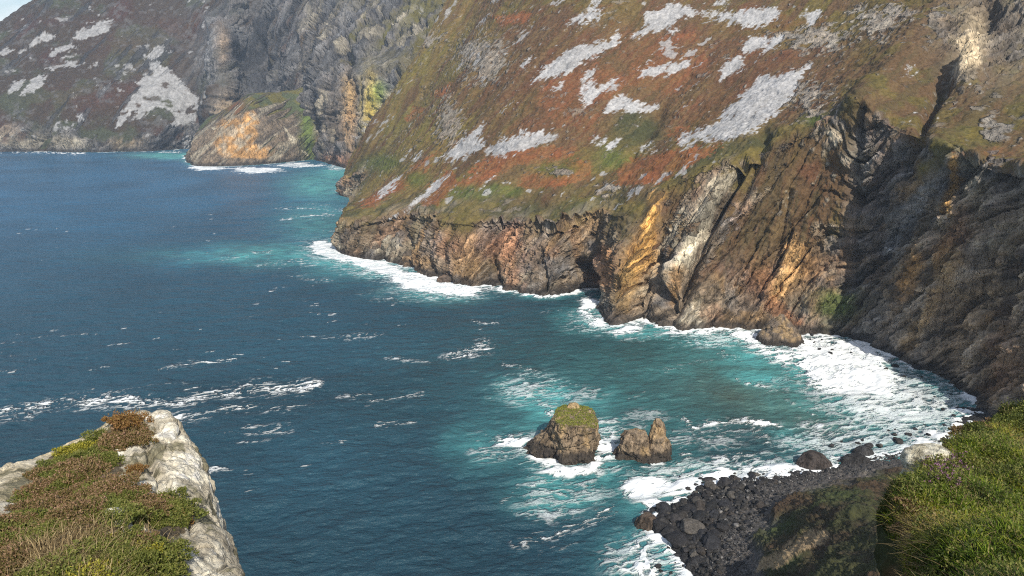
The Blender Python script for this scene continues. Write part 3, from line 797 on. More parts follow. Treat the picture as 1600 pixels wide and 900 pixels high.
RP = np.repeat(rp[:, None], nc, 1)
iso = fbm(X / 9, Y / 9, Z / 9, 5, 541); iso2 = fbm(X / 2.2, Y / 2.2, Z / 2.2, 3, 543); iso3 = fbm(X / .8, Y / .8, Z / .8, 2, 544)
fallg = ridged((X * .8 - Y * .6) / 12, (X * .6 + Y * .8) / 60, 0, 3, 545)
veg = sst(1.98, 2.2, RP + .16 * iso)
disp = veg * .35 * fbm(X / .45, Y / .45, Z / .45, 2, 546) + (1 - veg) * (.45 * iso + .35 * iso2 + .25 * iso3) + veg * (1.5 * iso + .6 * iso2 + 1.2 * fallg + .25 * iso3)
disp *= sst(5.0, 4.2, RP) * .9 + .1
V2 = V + Nn * disp[..., None]
px, py = project(V2); X, Y, Z = V2[..., 0], V2[..., 1], V2[..., 2]
qx = px + 16 * fbm(X / 9, Y / 9, Z / 9, 4, 551); qy = py + 10 * fbm(X / 9, Y / 9, Z / 9, 4, 552)
nB = fbm(X / 10, Y / 10, Z / 10, 4, 562); sp = fbm(X / .9, Y / .9, Z / .9, 3, 563)
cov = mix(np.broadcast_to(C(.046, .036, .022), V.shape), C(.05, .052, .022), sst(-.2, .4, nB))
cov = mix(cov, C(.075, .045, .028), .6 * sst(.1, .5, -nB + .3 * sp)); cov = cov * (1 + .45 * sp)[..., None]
for b in [(1235, 820, 35, 16), (1240, 875, 32, 14), (1300, 770, 40, 14), (1395, 840, 20, 40)]:
    cov = mix(cov, C(.045, .068, .022), .5 * np.clip(1.4 * blob(qx, qy, *b), 0, 1))
gravel = mix(np.broadcast_to(C(.075, .07, .066), V.shape), C(.15, .13, .115), sst(0, .6, sp + .4 * nB))
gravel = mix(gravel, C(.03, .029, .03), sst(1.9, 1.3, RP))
cov = mix(gravel, cov, veg)
bare = in_poly(qx, qy, [(1195, 870), (1230, 845), (1285, 832), (1290, 845), (1250, 862), (1215, 885), (1190, 890)])
cov = mix(cov, C(.30, .22, .13) * (1 + .3 * sp[..., None]), .9 * bare)
M_NEAR = terrain_material('near_slope_ground', 0.9, 1.4, .35, .25)
finish_terrain('beach_slope', V2, cov, 1 - veg, M_NEAR, 'shaded heathery slope and dark gravel beach below the viewpoint', 'slope')
note_coast(V2, -.4, .4, 800)
NEAR_PX = np.stack([px.ravel(), py.ravel()], 1); NEAR_V = V2.reshape(-1, 3); NEAR_RP = RP.ravel()

#@@ROCKS
# ================================================================== sea stacks, rocks and boulders
def ring_rock(rings, nth=90, nz_=60, seed=0, amp=1.0, scale=3.0, ribs=0.6, pw=2.0, big=0.0, tilt=(0, 0)):
    """rings: (z, cx, cy, rx, ry) bottom to top -> closed craggy column"""
    R = np.array(rings, float)
    zs = np.linspace(R[0, 0], R[-1, 0], nz_)
    par = [np.interp(zs, R[:, 0], R[:, k]) for k in range(1, 5)]
    th = np.linspace(0, 2 * np.pi, nth, endpoint=False)
    c, s = np.cos(th), np.sin(th)
    rr = (np.abs(c) ** pw + np.abs(s) ** pw) ** (-1 / pw)
    Xr = par[0][:, None] + par[2][:, None] * (rr * c)[None]
    Yr = par[1][:, None] + par[3][:, None] * (rr * s)[None]
    Zr = np.repeat(zs[:, None], nth, 1)
    d = amp * (fbm(Xr / scale, Yr / scale, Zr / scale, 5, seed) * .9 + ribs * ridged((Xr * .8 + Yr * .6 - .3 * Zr) / (scale * .8), Zr / (scale * 5), (Yr * .8 - Xr * .6) / (scale * .8), 3, seed + 9))
    aa = np.arctan2(Yr, Xr) * np.hypot(Xr, Yr) * 0 + (Xr * .8 + Yr * .6 - .25 * Zr); bb = (Yr * .8 - Xr * .6)
    k1, g1_ = cells((aa + .5 * bb) / (scale * .62) + .3 * d, Zr / (scale * 1.5) + .2 * d, seed + 41)
    d = d + amp * (.42 * k1 - .5 * np.exp(-(g1_ / .09) ** 2))
    d = d + big * fbm(Xr / (scale * 2.6), Yr / (scale * 2.6), Zr / (scale * 2.6), 3, seed + 31)
    edge = sst(0, .06, np.linspace(1, 0, nz_))[:, None] * .8 + .2
    Xr = Xr + d * c[None] * edge; Yr = Yr + d * s[None] * edge
    Zr = Zr + .45 * amp * fbm(Xr / scale, Yr / scale, 7.7, 3, seed + 3) * (zs > zs[0] + 1)[:, None]
    Zr = Zr + (tilt[0] * Xr + tilt[1] * Yr) * sst(0, 1, (Zr - R[0, 0]) / (R[-1, 0] - R[0, 0]))
    Vv = np.stack([Xr, Yr, Zr], -1)
    # cap: shrink the last ring to the middle
    caps = []
    last = Vv[-1]; cen = last.mean(0)
    for k in np.linspace(.85, .02, 9):
        q = cen + (last - cen) * k
        q[:, 2] += min(.8, amp) * (1 - k) * .4 + .3 * min(1, amp) * fbm(q[:, 0] / 1.4, q[:, 1] / 1.4, 3.3, 3, seed + 5)
        caps.append(q)
    Vv = np.concatenate([Vv, np.array(caps)], 0)
    nr = len(Vv)
    i = np.arange(nr * nth).reshape(nr, nth)
    j = np.roll(i, -1, 1)
    F = np.stack([i[:-1], j[:-1], j[1:], i[1:]], -1).reshape(-1, 4)
    return Vv.reshape(-1, 3), F


def rock_cover(Vv, base, wetz=1.6, seed=0, sc=1.0):
    x, y, z = Vv.T
    st = fbm((x * .8 + y * .6 - .3 * z) / (1.2 * sc), z / (7 * sc), (y * .8 - x * .6) / (1.2 * sc), 4, seed)
    bl = fbm(x / (4 * sc), y / (4 * sc), z / (4 * sc), 4, seed + 4)
    c = mix(np.broadcast_to(base, Vv.shape), base * .35, .75 * sst(-.1, .5, st))
    c = mix(c, C(.36, .25, .13) if base.mean() > .1 else base * 1.7, .65 * sst(.1, .5, bl))
    c = mix(c, WET, .9 * sst(wetz + 1.2, wetz - .6, z + .8 * bl))
    return c


M_STACK = terrain_material('sea_stack_rock', 0.7, 1.6, .7, .25)


def stack_part(name, parts, base, mat, parent, wetz=2.2, seed=0, green=None):
    Vs, Fs, off = [], [], 0
    for kw in parts:
        v, f = ring_rock(**kw)
        Vs.append(v); Fs.append(f + off); off += len(v)
    Vv = np.concatenate(Vs); F = np.concatenate(Fs)
    cv = rock_cover(Vv, base, wetz, seed)
    return mesh_obj(name, Vv, F, mat, parent, attrs={'cover': cv, 'rock': np.ones(len(Vv))}), Vv


def empty(name, loc, label, cat, group=None):
    e = bpy.data.objects.new(name, None); COL.objects.link(e); e.location = Vector(loc)
    e.empty_display_size = 1
    return tag(e, label, cat, group)


STACK_BASES = []
# --- large stack with the grassy top.  0.219 m per pixel there
o1 = at_z(895, 727, 0)
e1 = empty('sea_stack', o1, 'taller blocky sea stack with a grassy top in the surf', 'sea stack')
KN = dict(rings=[(12.2, 1.0, 14.4, 2.5, 1.9), (14.6, 1.0, 14.6, 2.2, 1.7), (15.9, 1.1, 14.8, 1.5, 1.3)], nth=50, nz_=24, seed=631, amp=.4, scale=1.2, pw=2.6)
b1, _ = stack_part('rock_column', [
    dict(rings=[(-3, .9, 8.3, 7.3, 9.0), (0, .9, 8.5, 7.1, 8.8), (5, .9, 8.6, 7.0, 8.6), (10, .9, 8.7, 6.9, 8.5), (13.4, .9, 8.8, 6.9, 8.4), (13.9, .9, 9.0, 6.6, 8.1)], nth=230, nz_=130, seed=601, amp=1.15, scale=2.4, pw=3.0, big=1.5, tilt=(.03, .03)),
    dict(rings=[(-3, -8.6, 10.6, 8.4, 6.0), (0, -8.0, 10.5, 8.3, 6.2), (3, -6.6, 10.3, 7.2, 5.8), (6, -5.0, 10.0, 5.9, 5.4), (9, -3.6, 9.6, 4.6, 4.8), (12.4, -2.8, 9.4, 2.9, 3.6)], nth=180, nz_=100, seed=611, amp=1.1, scale=2.2, pw=2.1, big=1.0),
    dict(rings=[(-3, -.8, 1.0, 4.4, 3.2), (0, -.8, 1.4, 4.0, 3.0), (3, -.6, 2.4, 3.4, 2.6), (6.5, -.4, 3.6, 2.6, 2.4)], nth=70, nz_=36, seed=621, amp=.7, scale=1.8, pw=2.0),
], C(.245, .185, .125), M_STACK, e1, wetz=3.8, seed=641)
stack_part('top_rock', [KN], C(.42, .32, .17), M_STACK, e1, wetz=-9, seed=643)
# grassy cap as its own part: small leaf tufts on the flat top
def tuft_mesh(pts, h, n, seed, lean=.5, w=.03):
    r = np.random.default_rng(seed)
    P = pts[r.integers(0, len(pts), n)] + np.stack([r.normal(0, .25 * h, n), r.normal(0, .25 * h, n), np.zeros(n)], 1)
    return blades(P, h, seed, lean, w)


def blades(P, h, seed, lean=.5, w=.03, segs=2, curl=.5):
    r = np.random.default_rng(seed)
    n = len(P)
    a = r.uniform(0, 2 * np.pi, n)
    hh = h * r.uniform(.45, 1.25, n)
    dirv = np.stack([np.cos(a), np.sin(a), np.zeros(n)], 1)
    side = np.stack([-np.sin(a), np.cos(a), np.zeros(n)], 1)
    ln = lean * r.uniform(.2, 1.3, n)
    rows = []
    for k in range(segs + 1):
        t = k / segs
        c = P + dirv * (ln * hh * t ** (1 + curl))[:, None]
        c = c.copy(); c[:, 2] += hh * t * (1 - .35 * ln * t)
        ww = w * (1 - t) ** .8 + w * .08
        rows.append(c - side * ww / 2); rows.append(c + side * ww / 2)
    Vv = np.stack(rows, 1).reshape(-1, 3)
    k = 2 * (segs + 1)
    base = (np.arange(n) * k)[:, None]
    F = []
    for s in range(segs):
        F.append(base + np.array([[2 * s, 2 * s + 1, 2 * s + 3, 2 * s + 2]]))
    return Vv, np.concatenate(F, 0), np.repeat(r.uniform(0, 1, n), k), np.tile(np.repeat(np.linspace(0, 1, segs + 1), 2), n)


def leafy_material(name, cols, rough=.6, trans=.25):
    m, nt, b = new_mat(name)
    at = N(nt, 'ShaderNodeAttribute', attribute_name='tone').outputs['Fac']
    rp_ = N(nt, 'ShaderNodeValToRGB')
    el = rp_.color_ramp.elements
    while len(el) < len(cols): el.new(.5)
    for i, c in enumerate(cols):
        el[i].position = i / (len(cols) - 1); el[i].color = tuple(c) + (1,)
    nt.links.new(at, rp_.inputs[0])
    nt.links.new(rp_.outputs[0], b.inputs['Base Color'])
    b.inputs['Roughness'].default_value = rough; b.inputs['Specular IOR Level'].default_value = .25
    tr = N(nt, 'ShaderNodeBsdfTranslucent'); nt.links.new(rp_.outputs[0], tr.inputs['Color'])
    ms = N(nt, 'ShaderNodeMixShader'); ms.inputs[0].default_value = trans
    nt.links.new(b.outputs[0], ms.inputs[1]); nt.links.new(tr.outputs[0], ms.inputs[2])
    nt.links.new(ms.outputs[0], nt.nodes['Material Output'].inputs['Surface'])
    return m


M_STACKGRASS = leafy_material('stack_turf', [(.11, .14, .02), (.21, .24, .03), (.32, .30, .06)])
from mathutils.bvhtree import BVHTree
bv = BVHTree.FromPolygons([tuple(v) for v in _], [tuple(p.vertices) for p in b1.data.polygons])
r = np.random.default_rng(5)
tp = []
while len(tp) < 7500:
    x, y = r.uniform(-7, 8.5), r.uniform(0, 18)
    hit = bv.ray_cast(Vector((x, y, 40)), Vector((0, 0, -1)))
    if hit[0] is None or hit[1].z < .42 or hit[0].z < 11.2 + .25 * max(0, 2 - x): continue
    if fbm(np.array([x / 2.2]), np.array([y / 2.2]), np.array([0.]), 3, 77)[0] < -.55 - .12 * hit[1].z + (.5 if hit[0].z < 12.8 else 0): continue
    tp.append((x, y, hit[0].z - .05))
Vv, F, tn, _ = blades(np.array(tp), .42, 9, .9, .2)
mesh_obj('grass_cap', Vv, F, M_STACKGRASS, e1, attrs={'tone': tn})
# --- smaller twin-topped stack
o2 = at_z(1008, 724, 0)
e2 = empty('sea_stack', o2, 'lower twin-topped sea stack with a pointed pinnacle on its right', 'sea stack')
b2, _ = stack_part('rock_column', [
    dict(rings=[(-3, -.5, 4.6, 10.2, 5.4), (0, -.5, 4.8, 9.4, 5.0), (2, -.6, 5, 8.4, 4.6), (4, -2.6, 5.4, 5.8, 4.2), (6.8, -2.7, 5.6, 4.7, 3.7), (8.2, -2.6, 5.8, 4.0, 3.2), (8.9, -2.3, 5.8, 3.2, 2.6)], nth=190, nz_=100, seed=701, amp=.95, scale=2.2, pw=2.3, big=.9),
], C(.25, .19, .13), M_STACK, e2, wetz=3.0, seed=741)
stack_part('pinnacle', [
    dict(rings=[(-3, 5.5, 4.2, 4.8, 4.8), (0, 5.5, 4.4, 4.4, 4.4), (3, 5.3, 4.8, 3.7, 3.8), (7, 5.2, 5.2, 3.1, 3.2), (10.5, 5.0, 5.6, 2.4, 2.5), (12.8, 4.8, 5.8, 1.5, 1.5), (13.7, 4.7, 5.8, .8, .9)], nth=90, nz_=60, seed=711, amp=.75, scale=1.8, pw=2.2, big=.7),
], C(.25, .19, .13), M_STACK, e2, wetz=3.0, seed=741)


def single_rock(name, w, rings, label, base, seed, amp, scale, wetz=.8, cat='rock', mat=None, dz=0, group=None):
    p = at_z(w[0], w[1], dz)
    v, f = ring_rock(rings, 70, 44, seed, amp, scale)
    ob = mesh_obj(name, v, f, mat or M_STACK, attrs={'cover': rock_cover(v, base, wetz, seed + 1), 'rock': np.ones(len(v))})
    ob.location = Vector(p)
    tag(ob, label, cat, group)
    return ob


single_rock('sea_rock', (1222, 538), [(-3, 0, 4, 14, 8), (0, 0, 4.5, 12.3, 7), (4, 0, 5, 9.5, 6), (8, .5, 6, 6, 4.6), (11.5, 1, 6.5, 3, 3), (13.5, 1, 6.8, 1.0, 1.4)],
            'dark pointed rock standing in white foam at the foot of the ochre cliff', C(.16, .125, .095), 801, 1.2, 3.6, 2.0)
single_rock('beach_rock', (1278, 733), [(-2, 0, 2.5, 6.6, 4.2), (0, 0, 2.6, 6.2, 4.0), (2, -.4, 2.8, 5, 3.3), (4, -1, 3, 3.2, 2.2), (4.9, -1.2, 3, 1.6, 1.4)],
            'largest smooth dark rock between the foam and the boulder beach', C(.06, .05, .046), 811, .5, 2.4, -2)
single_rock('beach_rock', (1012, 826), [(-2, 0, 1.6, 3.5, 2.8), (0, 0, 1.7, 3.3, 2.6), (2, 0, 1.8, 2.6, 2.2), (3.4, .3, 1.9, 1.4, 1.3)],
            'brownish angular rock at the seaward point of the boulder beach', C(.085, .065, .05), 821, .45, 1.6, -2)
single_rock('beach_rock', (1035, 830), [(-2, 0, 1.6, 2.8, 2.6), (0, 0, 1.7, 2.6, 2.4), (2, 0, 1.8, 2.0, 1.9), (3.0, .2, 1.9, 1.0, 1.0)],
            'black rock just right of the brownish rock at the beach point', C(.04, .038, .038), 831, .4, 1.6, -2)
single_rock('beach_rock', (1340, 728), [(-2, 0, 2, 5.6, 3.2), (0, 0, 2, 5.4, 3.0), (1.6, 0, 2.2, 4.2, 2.4), (2.8, .2, 2.4, 2.2, 1.4)],
            'low flat black rock right of the largest dark beach rock', C(.038, .036, .036), 841, .45, 2.0, -2)
single_rock('beach_rock', (1352, 712), [(-2, 0, 1.6, 4.0, 2.6), (0, 0, 1.7, 3.8, 2.4), (1.4, 0, 1.9, 2.8, 1.9), (2.4, .2, 2, 1.2, .9)],
            'black rock in the foam just behind the low flat rock', C(.036, .035, .036), 851, .4, 1.8, -2)
single_rock('beach_rock', (1093, 893), [(-2, 0, 1.4, 4, 2.8), (0, 0, 1.4, 3.8, 2.6), (1.6, 0, 1.6, 2.9, 2.0), (2.6, .2, 1.7, 1.4, 1.1)],
            'broad black rock at the lower edge of the boulder beach', C(.033, .032, .033), 861, .35, 1.6, -2)
single_rock('cliff_foot_rock', (1295, 520), [(-2, 0, 1.5, 3.5, 3), (0, 0, 1.6, 3.2, 2.8), (4, .3, 1.8, 2.2, 2), (8, .6, 2, .9, .9)],
            'small leaning rock spike where the lit cliff meets the shaded wall', C(.16, .13, .10), 871, .5, 1.6, 1)

# --- boulders
M_BOULD = terrain_material('boulder_stone', 1.6, 2.2, .12, .05, .75)
import bmesh


def boulder_mesh(seed, base):
    bm = bmesh.new(); bmesh.ops.create_icosphere(bm, subdivisions=4, radius=1.0)
    v = np.array([q.co[:] for q in bm.verts]); f = np.array([[l.index for l in p.verts] for p in bm.faces]); bm.free()
    n = v / np.linalg.norm(v, axis=1, keepdims=True)
    r = np.random.default_rng(seed)
    rad = np.ones(len(v))
    for k in range(11):                                 # planar facets give an angular, worn block
        d = r.normal(size=3); d /= np.linalg.norm(d); c = r.uniform(.55, .92)
        dt = n @ d
        rad = np.where(dt > 1e-3, np.minimum(rad, c / np.maximum(dt, 1e-3)), rad)
    v = n * (rad + .09 * fbm(n[:, 0] * 1.6, n[:, 1] * 1.6, n[:, 2] * 1.6, 4, seed) + .025 * fbm(n[:, 0] * 6, n[:, 1] * 6, n[:, 2] * 6, 3, seed + 2))[:, None]
    v *= np.array([1.15, .95, .72])
    cv = np.broadcast_to(base, v.shape) * (1 + .35 * fbm(v[:, 0] * 2, v[:, 1] * 2, v[:, 2] * 2, 4, seed + 5)[:, None])
    o = mesh_obj('boulder', v, f, M_BOULD, attrs={'cover': np.clip(cv, 0, 1), 'rock': np.ones(len(v))})
    me = o.data
    bpy.data.objects.remove(o)
    return me


protos = [boulder_mesh(900 + i, c) for i, c in enumerate([C(.026, .025, .027), C(.034, .032, .033), C(.02, .02, .021), C(.044, .038, .034), C(.028, .028, .031), C(.075, .068, .06), C(.023, .022, .023), C(.036, .033, .031)])]
kd = kdtree.KDTree(len(NEAR_PX))
for i, p in enumerate(NEAR_PX):
    kd.insert((p[0], p[1], 0), i)
kd.balance()


def near_pt(x, y):
    _, i, d = kd.find((x, y, 0))
    return NEAR_V[i], d


placed = 0
rr_ = random.Random(3)
def put_boulder(P, s, label, group, proto=None, sink=.25):
    o = bpy.data.objects.new('boulder', protos[proto if proto is not None else rr_.randrange(8)])
    COL.objects.link(o)
    o.location = (P[0], P[1], P[2] + s * (.72 - sink) * .6)
    sx = s * rr_.uniform(.8, 1.3)
    o.scale = (sx, s * rr_.uniform(.8, 1.2), s * rr_.uniform(.7, 1.15))
    o.rotation_euler = (rr_.uniform(-.35, .35), rr_.uniform(-.35, .35), rr_.uniform(0, 6.28))
    tag(o, label, 'boulder', group)
    return o


# boulders in the surf, each traced
surf = [(1145, 745, 5), (1075, 765, 7), (1075, 778, 5), (1082, 784, 5), (1095, 750, 6), (1098, 745, 3), (1110, 748, 3), (1085, 775, 4), (1148, 740, 3), (1062, 745, 3),
        (1028, 886, 9), (1045, 858, 6), (1058, 868, 7), (1015, 858, 3), (1033, 893, 5), (1048, 895, 4), (1065, 857, 6), (1068, 885, 5), (1055, 880, 3)]
surf_bay = [(1205, 528, 4), (1268, 524, 6), (1285, 532, 4), (1272, 535, 3), (1300, 548, 6), (1280, 546, 4), (1298, 530, 3), (1296, 554, 8), (1330, 552, 4), (1266, 531, 3),
            (1385, 578, 6), (1398, 573, 9), (1412, 590, 6), (1430, 575, 12), (1435, 600, 4), (1455, 607, 4), (1473, 640, 5), (1460, 621, 4), (1480, 612, 5), (1486, 618, 5), (1440, 590, 4), (1425, 565, 9),
            (1340, 693, 5), (1357, 698, 9), (1374, 697, 8), (1388, 673, 4), (1398, 672, 4), (1300, 697, 6), (1347, 688, 4), (1398, 680, 5), (1400, 688, 7), (1310, 722, 5), (1315, 690, 3), (1335, 678, 3),
            (1430, 672, 5), (1445, 665, 4), (1450, 680, 5), (1420, 680, 7), (1405, 692, 9), (1475, 665, 5), (1490, 650, 6), (1350, 705, 4)]
for (x, y, s) in surf:
    P = at_z(x, y, 0); put_boulder(P, s * np.linalg.norm(P - EYE) / FPX * .62, 'black boulder washed by white surf off the near beach', 'boulders in the near surf')
    placed += 1
for (x, y, s) in surf_bay:
    P = at_z(x, y, 0); put_boulder(P, s * np.linalg.norm(P - EYE) / FPX * .6, 'dark boulder in the foam along the cove shore', 'boulders along the cove shore')
    placed += 1
beach_poly = np.array([(1000, 808), (1030, 795), (1062, 790), (1075, 770), (1105, 750), (1150, 742), (1190, 738), (1240, 738), (1290, 728), (1330, 720), (1400, 705), (1420, 720), (1350, 738), (1260, 760), (1215, 780), (1195, 800), (1180, 830), (1170, 860), (1175, 900), (1090, 905), (1085, 870), (1060, 850), (1040, 835)], float)
cand = []
while len(cand) < 2600:
    x, y = rr_.uniform(995, 1420), rr_.uniform(700, 905)
    if in_poly(np.array([x]), np.array([y]), beach_poly)[0]:
        cand.append((x, y))
sizes = []
for (x, y) in cand:
    edge = min(1, max(0, (x - 1030 - (900 - y) * 0.55) / 130))
    sizes.append(max(1.6, rr_.lognormvariate(1.1, .6) * (1.3 - 1.0 * edge)))
order = sorted(range(len(cand)), key=lambda i: -sizes[i])
IND = 296 - placed
rest = []
for k, i in enumerate(order):
    P, d = near_pt(*cand[i])
    s = sizes[i] * np.linalg.norm(P - EYE) / FPX * .75
    if k < IND:
        put_boulder(P, s, 'black rounded boulder packed among others on the near beach', 'boulders packed on the near beach')
    else:
        rest.append((P, s))
# the small ones are past counting: one mesh
Vs, Fs, Cs, off = [], [], [], 0
small = []
for pm in range(3):
    bm = bmesh.new(); bmesh.ops.create_icosphere(bm, subdivisions=2, radius=1.0)
    v = np.array([q.co[:] for q in bm.verts]); f = np.array([[l.index for l in p.verts] for p in bm.faces]); bm.free()
    v *= (1 + .22 * fbm(v[:, 0] * 1.3, v[:, 1] * 1.3, v[:, 2] * 1.3, 2, 990 + pm))[:, None] * np.array([1.1, .9, .7])
    small.append((v, f))
for (P, s) in rest:
    v, f = small[rr_.randrange(3)]
    a = rr_.uniform(0, 6.28); ca, sa = math.cos(a), math.sin(a)
    w = v * s
    w = np.stack([w[:, 0] * ca - w[:, 1] * sa, w[:, 0] * sa + w[:, 1] * ca, w[:, 2]], 1) + P + np.array([0, 0, s * .25])
    Vs.append(w); Fs.append(f + off); off += len(v)
    g = rr_.uniform(.018, .055) + (.05 * rr_.random() if s < .45 else 0)
    if rr_.random() < .06: g = rr_.uniform(.12, .2)
    Cs.append(np.tile([g, g * .96, g * .93], (len(v), 1)))
o = mesh_obj('shingle', np.concatenate(Vs), np.concatenate(Fs), M_BOULD, attrs={'cover': np.concatenate(Cs), 'rock': np.ones(off)})
tag(o, 'dark shingle of small stones between the beach boulders', 'shingle', kind='stuff')
for st_ in (e1, e2):
    pass

#@@SEA
# ================================================================== sea
coast = np.concatenate(COAST)
# rings of the water sheet: dense where seen, by depression angle and bearing, on to the horizon
dep = np.concatenate([np.linspace(62, 36, 24, endpoint=False), np.linspace(36, 3.4, 860, endpoint=False), np.geomspace(3.4, .25, 40)])
bear = np.concatenate([np.linspace(-75, -36.5, 30, endpoint=False), np.linspace(-36.5, 33, 1150, endpoint=False), np.linspace(33, 60, 20)])
rad = EYE[2] / np.tan(np.radians(dep))
B = np.radians(bear)
WX = rad[:, None] * np.sin(B)[None]; WY = rad[:, None] * np.cos(B)[None]
nr, nc = WX.shape
pxw, pyw = project(np.stack([WX, WY, np.zeros_like(WX)], -1))
# distance to the shore
flat = np.stack([WX.ravel(), WY.ravel()], 1).astype(np.float32)
dist = np.full(len(flat), 1e6, np.float32)
cs = coast.astype(np.float32)
cs = cs[RNG.choice(len(cs), min(1300, len(cs)), replace=False)]
kdc = None
c2 = (cs ** 2).sum(1)
for i in range(0, len(flat), 60000):
    q = flat[i:i + 60000]
    d2 = (q ** 2).sum(1)[:, None] + c2[None] - 2 * q @ cs.T
    dist[i:i + 60000] = np.sqrt(np.maximum(d2.min(1), 0))
dist = dist.reshape(nr, nc)
spc = rad[:, None] * math.radians(69.5 / 1150)                  # vertex spacing across
rsp = np.gradient(rad)[:, None] * np.ones_like(WX)              # and away
res = np.maximum(np.abs(rsp), spc)


def wfade(wl):                                                   # drop what the mesh cannot carry
    return sst(1.5, 4.0, wl / res)


# real swell: wind from the left
th = math.radians(20)
U = WX * math.cos(th) + WY * math.sin(th); W_ = -WX * math.sin(th) + WY * math.cos(th)
H = .55 * fbm(U / 34, W_ / 16, 0, 2, 1001) * wfade(20) + .5 * fbm(U / 13, W_ / 6, .5, 2, 1003) * wfade(8) + .3 * fbm(U / 5, W_ / 2.6, .7, 2, 1005) * wfade(3.5)
sh = sst(0, 6, dist)
H = H * (.4 + .6 * sh)
# --- foam field
warpx = 16 * fbm(WX / 30, WY / 30, 0, 4, 1011) + 7 * fbm(WX / 8, WY / 8, 0, 3, 1013)
warpy = 7 * fbm(WX / 30, WY / 30, 0, 4, 1012) + 3.5 * fbm(WX / 8, WY / 8, 0, 3, 1014)
wsc = np.clip(330 / np.maximum(rad, 60), .12, 1.3)[:, None]
qx, qy = pxw + warpx * wsc, pyw + warpy * wsc
FI = np.zeros(WX.shape)
def fblob(b, s):
    global FI
    FI = np.maximum(FI, s * np.clip(1.35 * blob(qx, qy, *b), 0, 1))
for b, s in [((515, 392, 34, 13, 15), 1.3), ((580, 412, 50, 13, 15), 1.25), ((660, 440, 60, 13, 14), 1.25), ((720, 452, 40, 11), 1.2), ((560, 405, 40, 10, 18), 1), ((600, 420, 45, 12, 15), .95), ((650, 436, 40, 13, 15), .95), ((700, 450, 50, 11, 5), 1), ((760, 450, 30, 6), .7),
             ((470, 398, 35, 9), .5), ((430, 405, 45, 8), .42), ((480, 412, 25, 7), .5),
             ((552, 312, 16, 8, 30), .8), ((530, 300, 16, 5), .7), ((535, 330, 22, 5), .6), ((505, 320, 40, 4), .55), ((500, 342, 40, 5), .52), ((515, 362, 30, 5), .5), ((470, 355, 25, 4), .45),
             ((325, 262, 40, 5), 1), ((400, 266, 50, 6), 1), ((470, 258, 60, 4), .95), ((530, 262, 25, 4), .9), ((265, 237, 30, 2.2), .8), ((520, 290, 30, 3), .5), ((500, 275, 40, 3), .4),
             ((920, 478, 16, 16, 40), .9), ((935, 500, 22, 9, 15), .9), ((985, 513, 30, 7, -10), .9), ((1020, 498, 22, 8), .85), ((1000, 525, 40, 8), .45), ((880, 485, 40, 8), .4),
             ((1070, 520, 40, 6), .8), ((1140, 518, 50, 7), .9), ((1175, 530, 30, 9), .9), ((1215, 552, 50, 10, 15), .85), ((1270, 540, 45, 20), 1),
             ((1320, 568, 72, 36, 12), 1.5), ((1365, 588, 50, 26, 15), 1.4), ((1275, 545, 45, 18, 15), 1.4), ((1440, 625, 60, 34, 20), .5), ((1390, 655, 90, 32), .42), ((1480, 640, 40, 30), .5), ((1320, 690, 70, 22), .4), ((1260, 560, 40, 16, 20), .8),
             ((1270, 668, 26, 6), .62), ((1290, 640, 40, 26), .3), ((1220, 600, 40, 20), .25),
             ((805, 690, 45, 14, 10), .85), ((850, 712, 35, 12, 10), .95), ((885, 732, 45, 9), .95), ((940, 690, 14, 25), .85), ((955, 675, 30, 12), .6), ((920, 718, 20, 12, -40), .8), ((860, 640, 20, 10), .6), ((940, 655, 40, 8), .4),
             ((880, 760, 60, 12), .42), ((760, 700, 40, 30), .35), ((1010, 728, 50, 6), .55), ((1062, 712, 12, 10), .6), ((870, 790, 60, 25), .33),
             ((1005, 757, 26, 20, -10), 1), ((1060, 758, 50, 18), .8), ((1035, 785, 30, 12), .9), ((1110, 745, 40, 8), .8), ((1200, 735, 70, 9), .75), ((1120, 730, 60, 12), .5), ((1170, 720, 60, 14), .42),
             ((1010, 855, 35, 22), .62), ((1030, 885, 40, 22), .85), ((995, 885, 40, 20), .55), ((970, 870, 40, 30), .42),
             ((830, 615, 40, 22), .38), ((900, 620, 50, 20), .25), ((1000, 660, 60, 20), .25), ((1100, 690, 80, 20), .3)]:
    fblob(b, s)
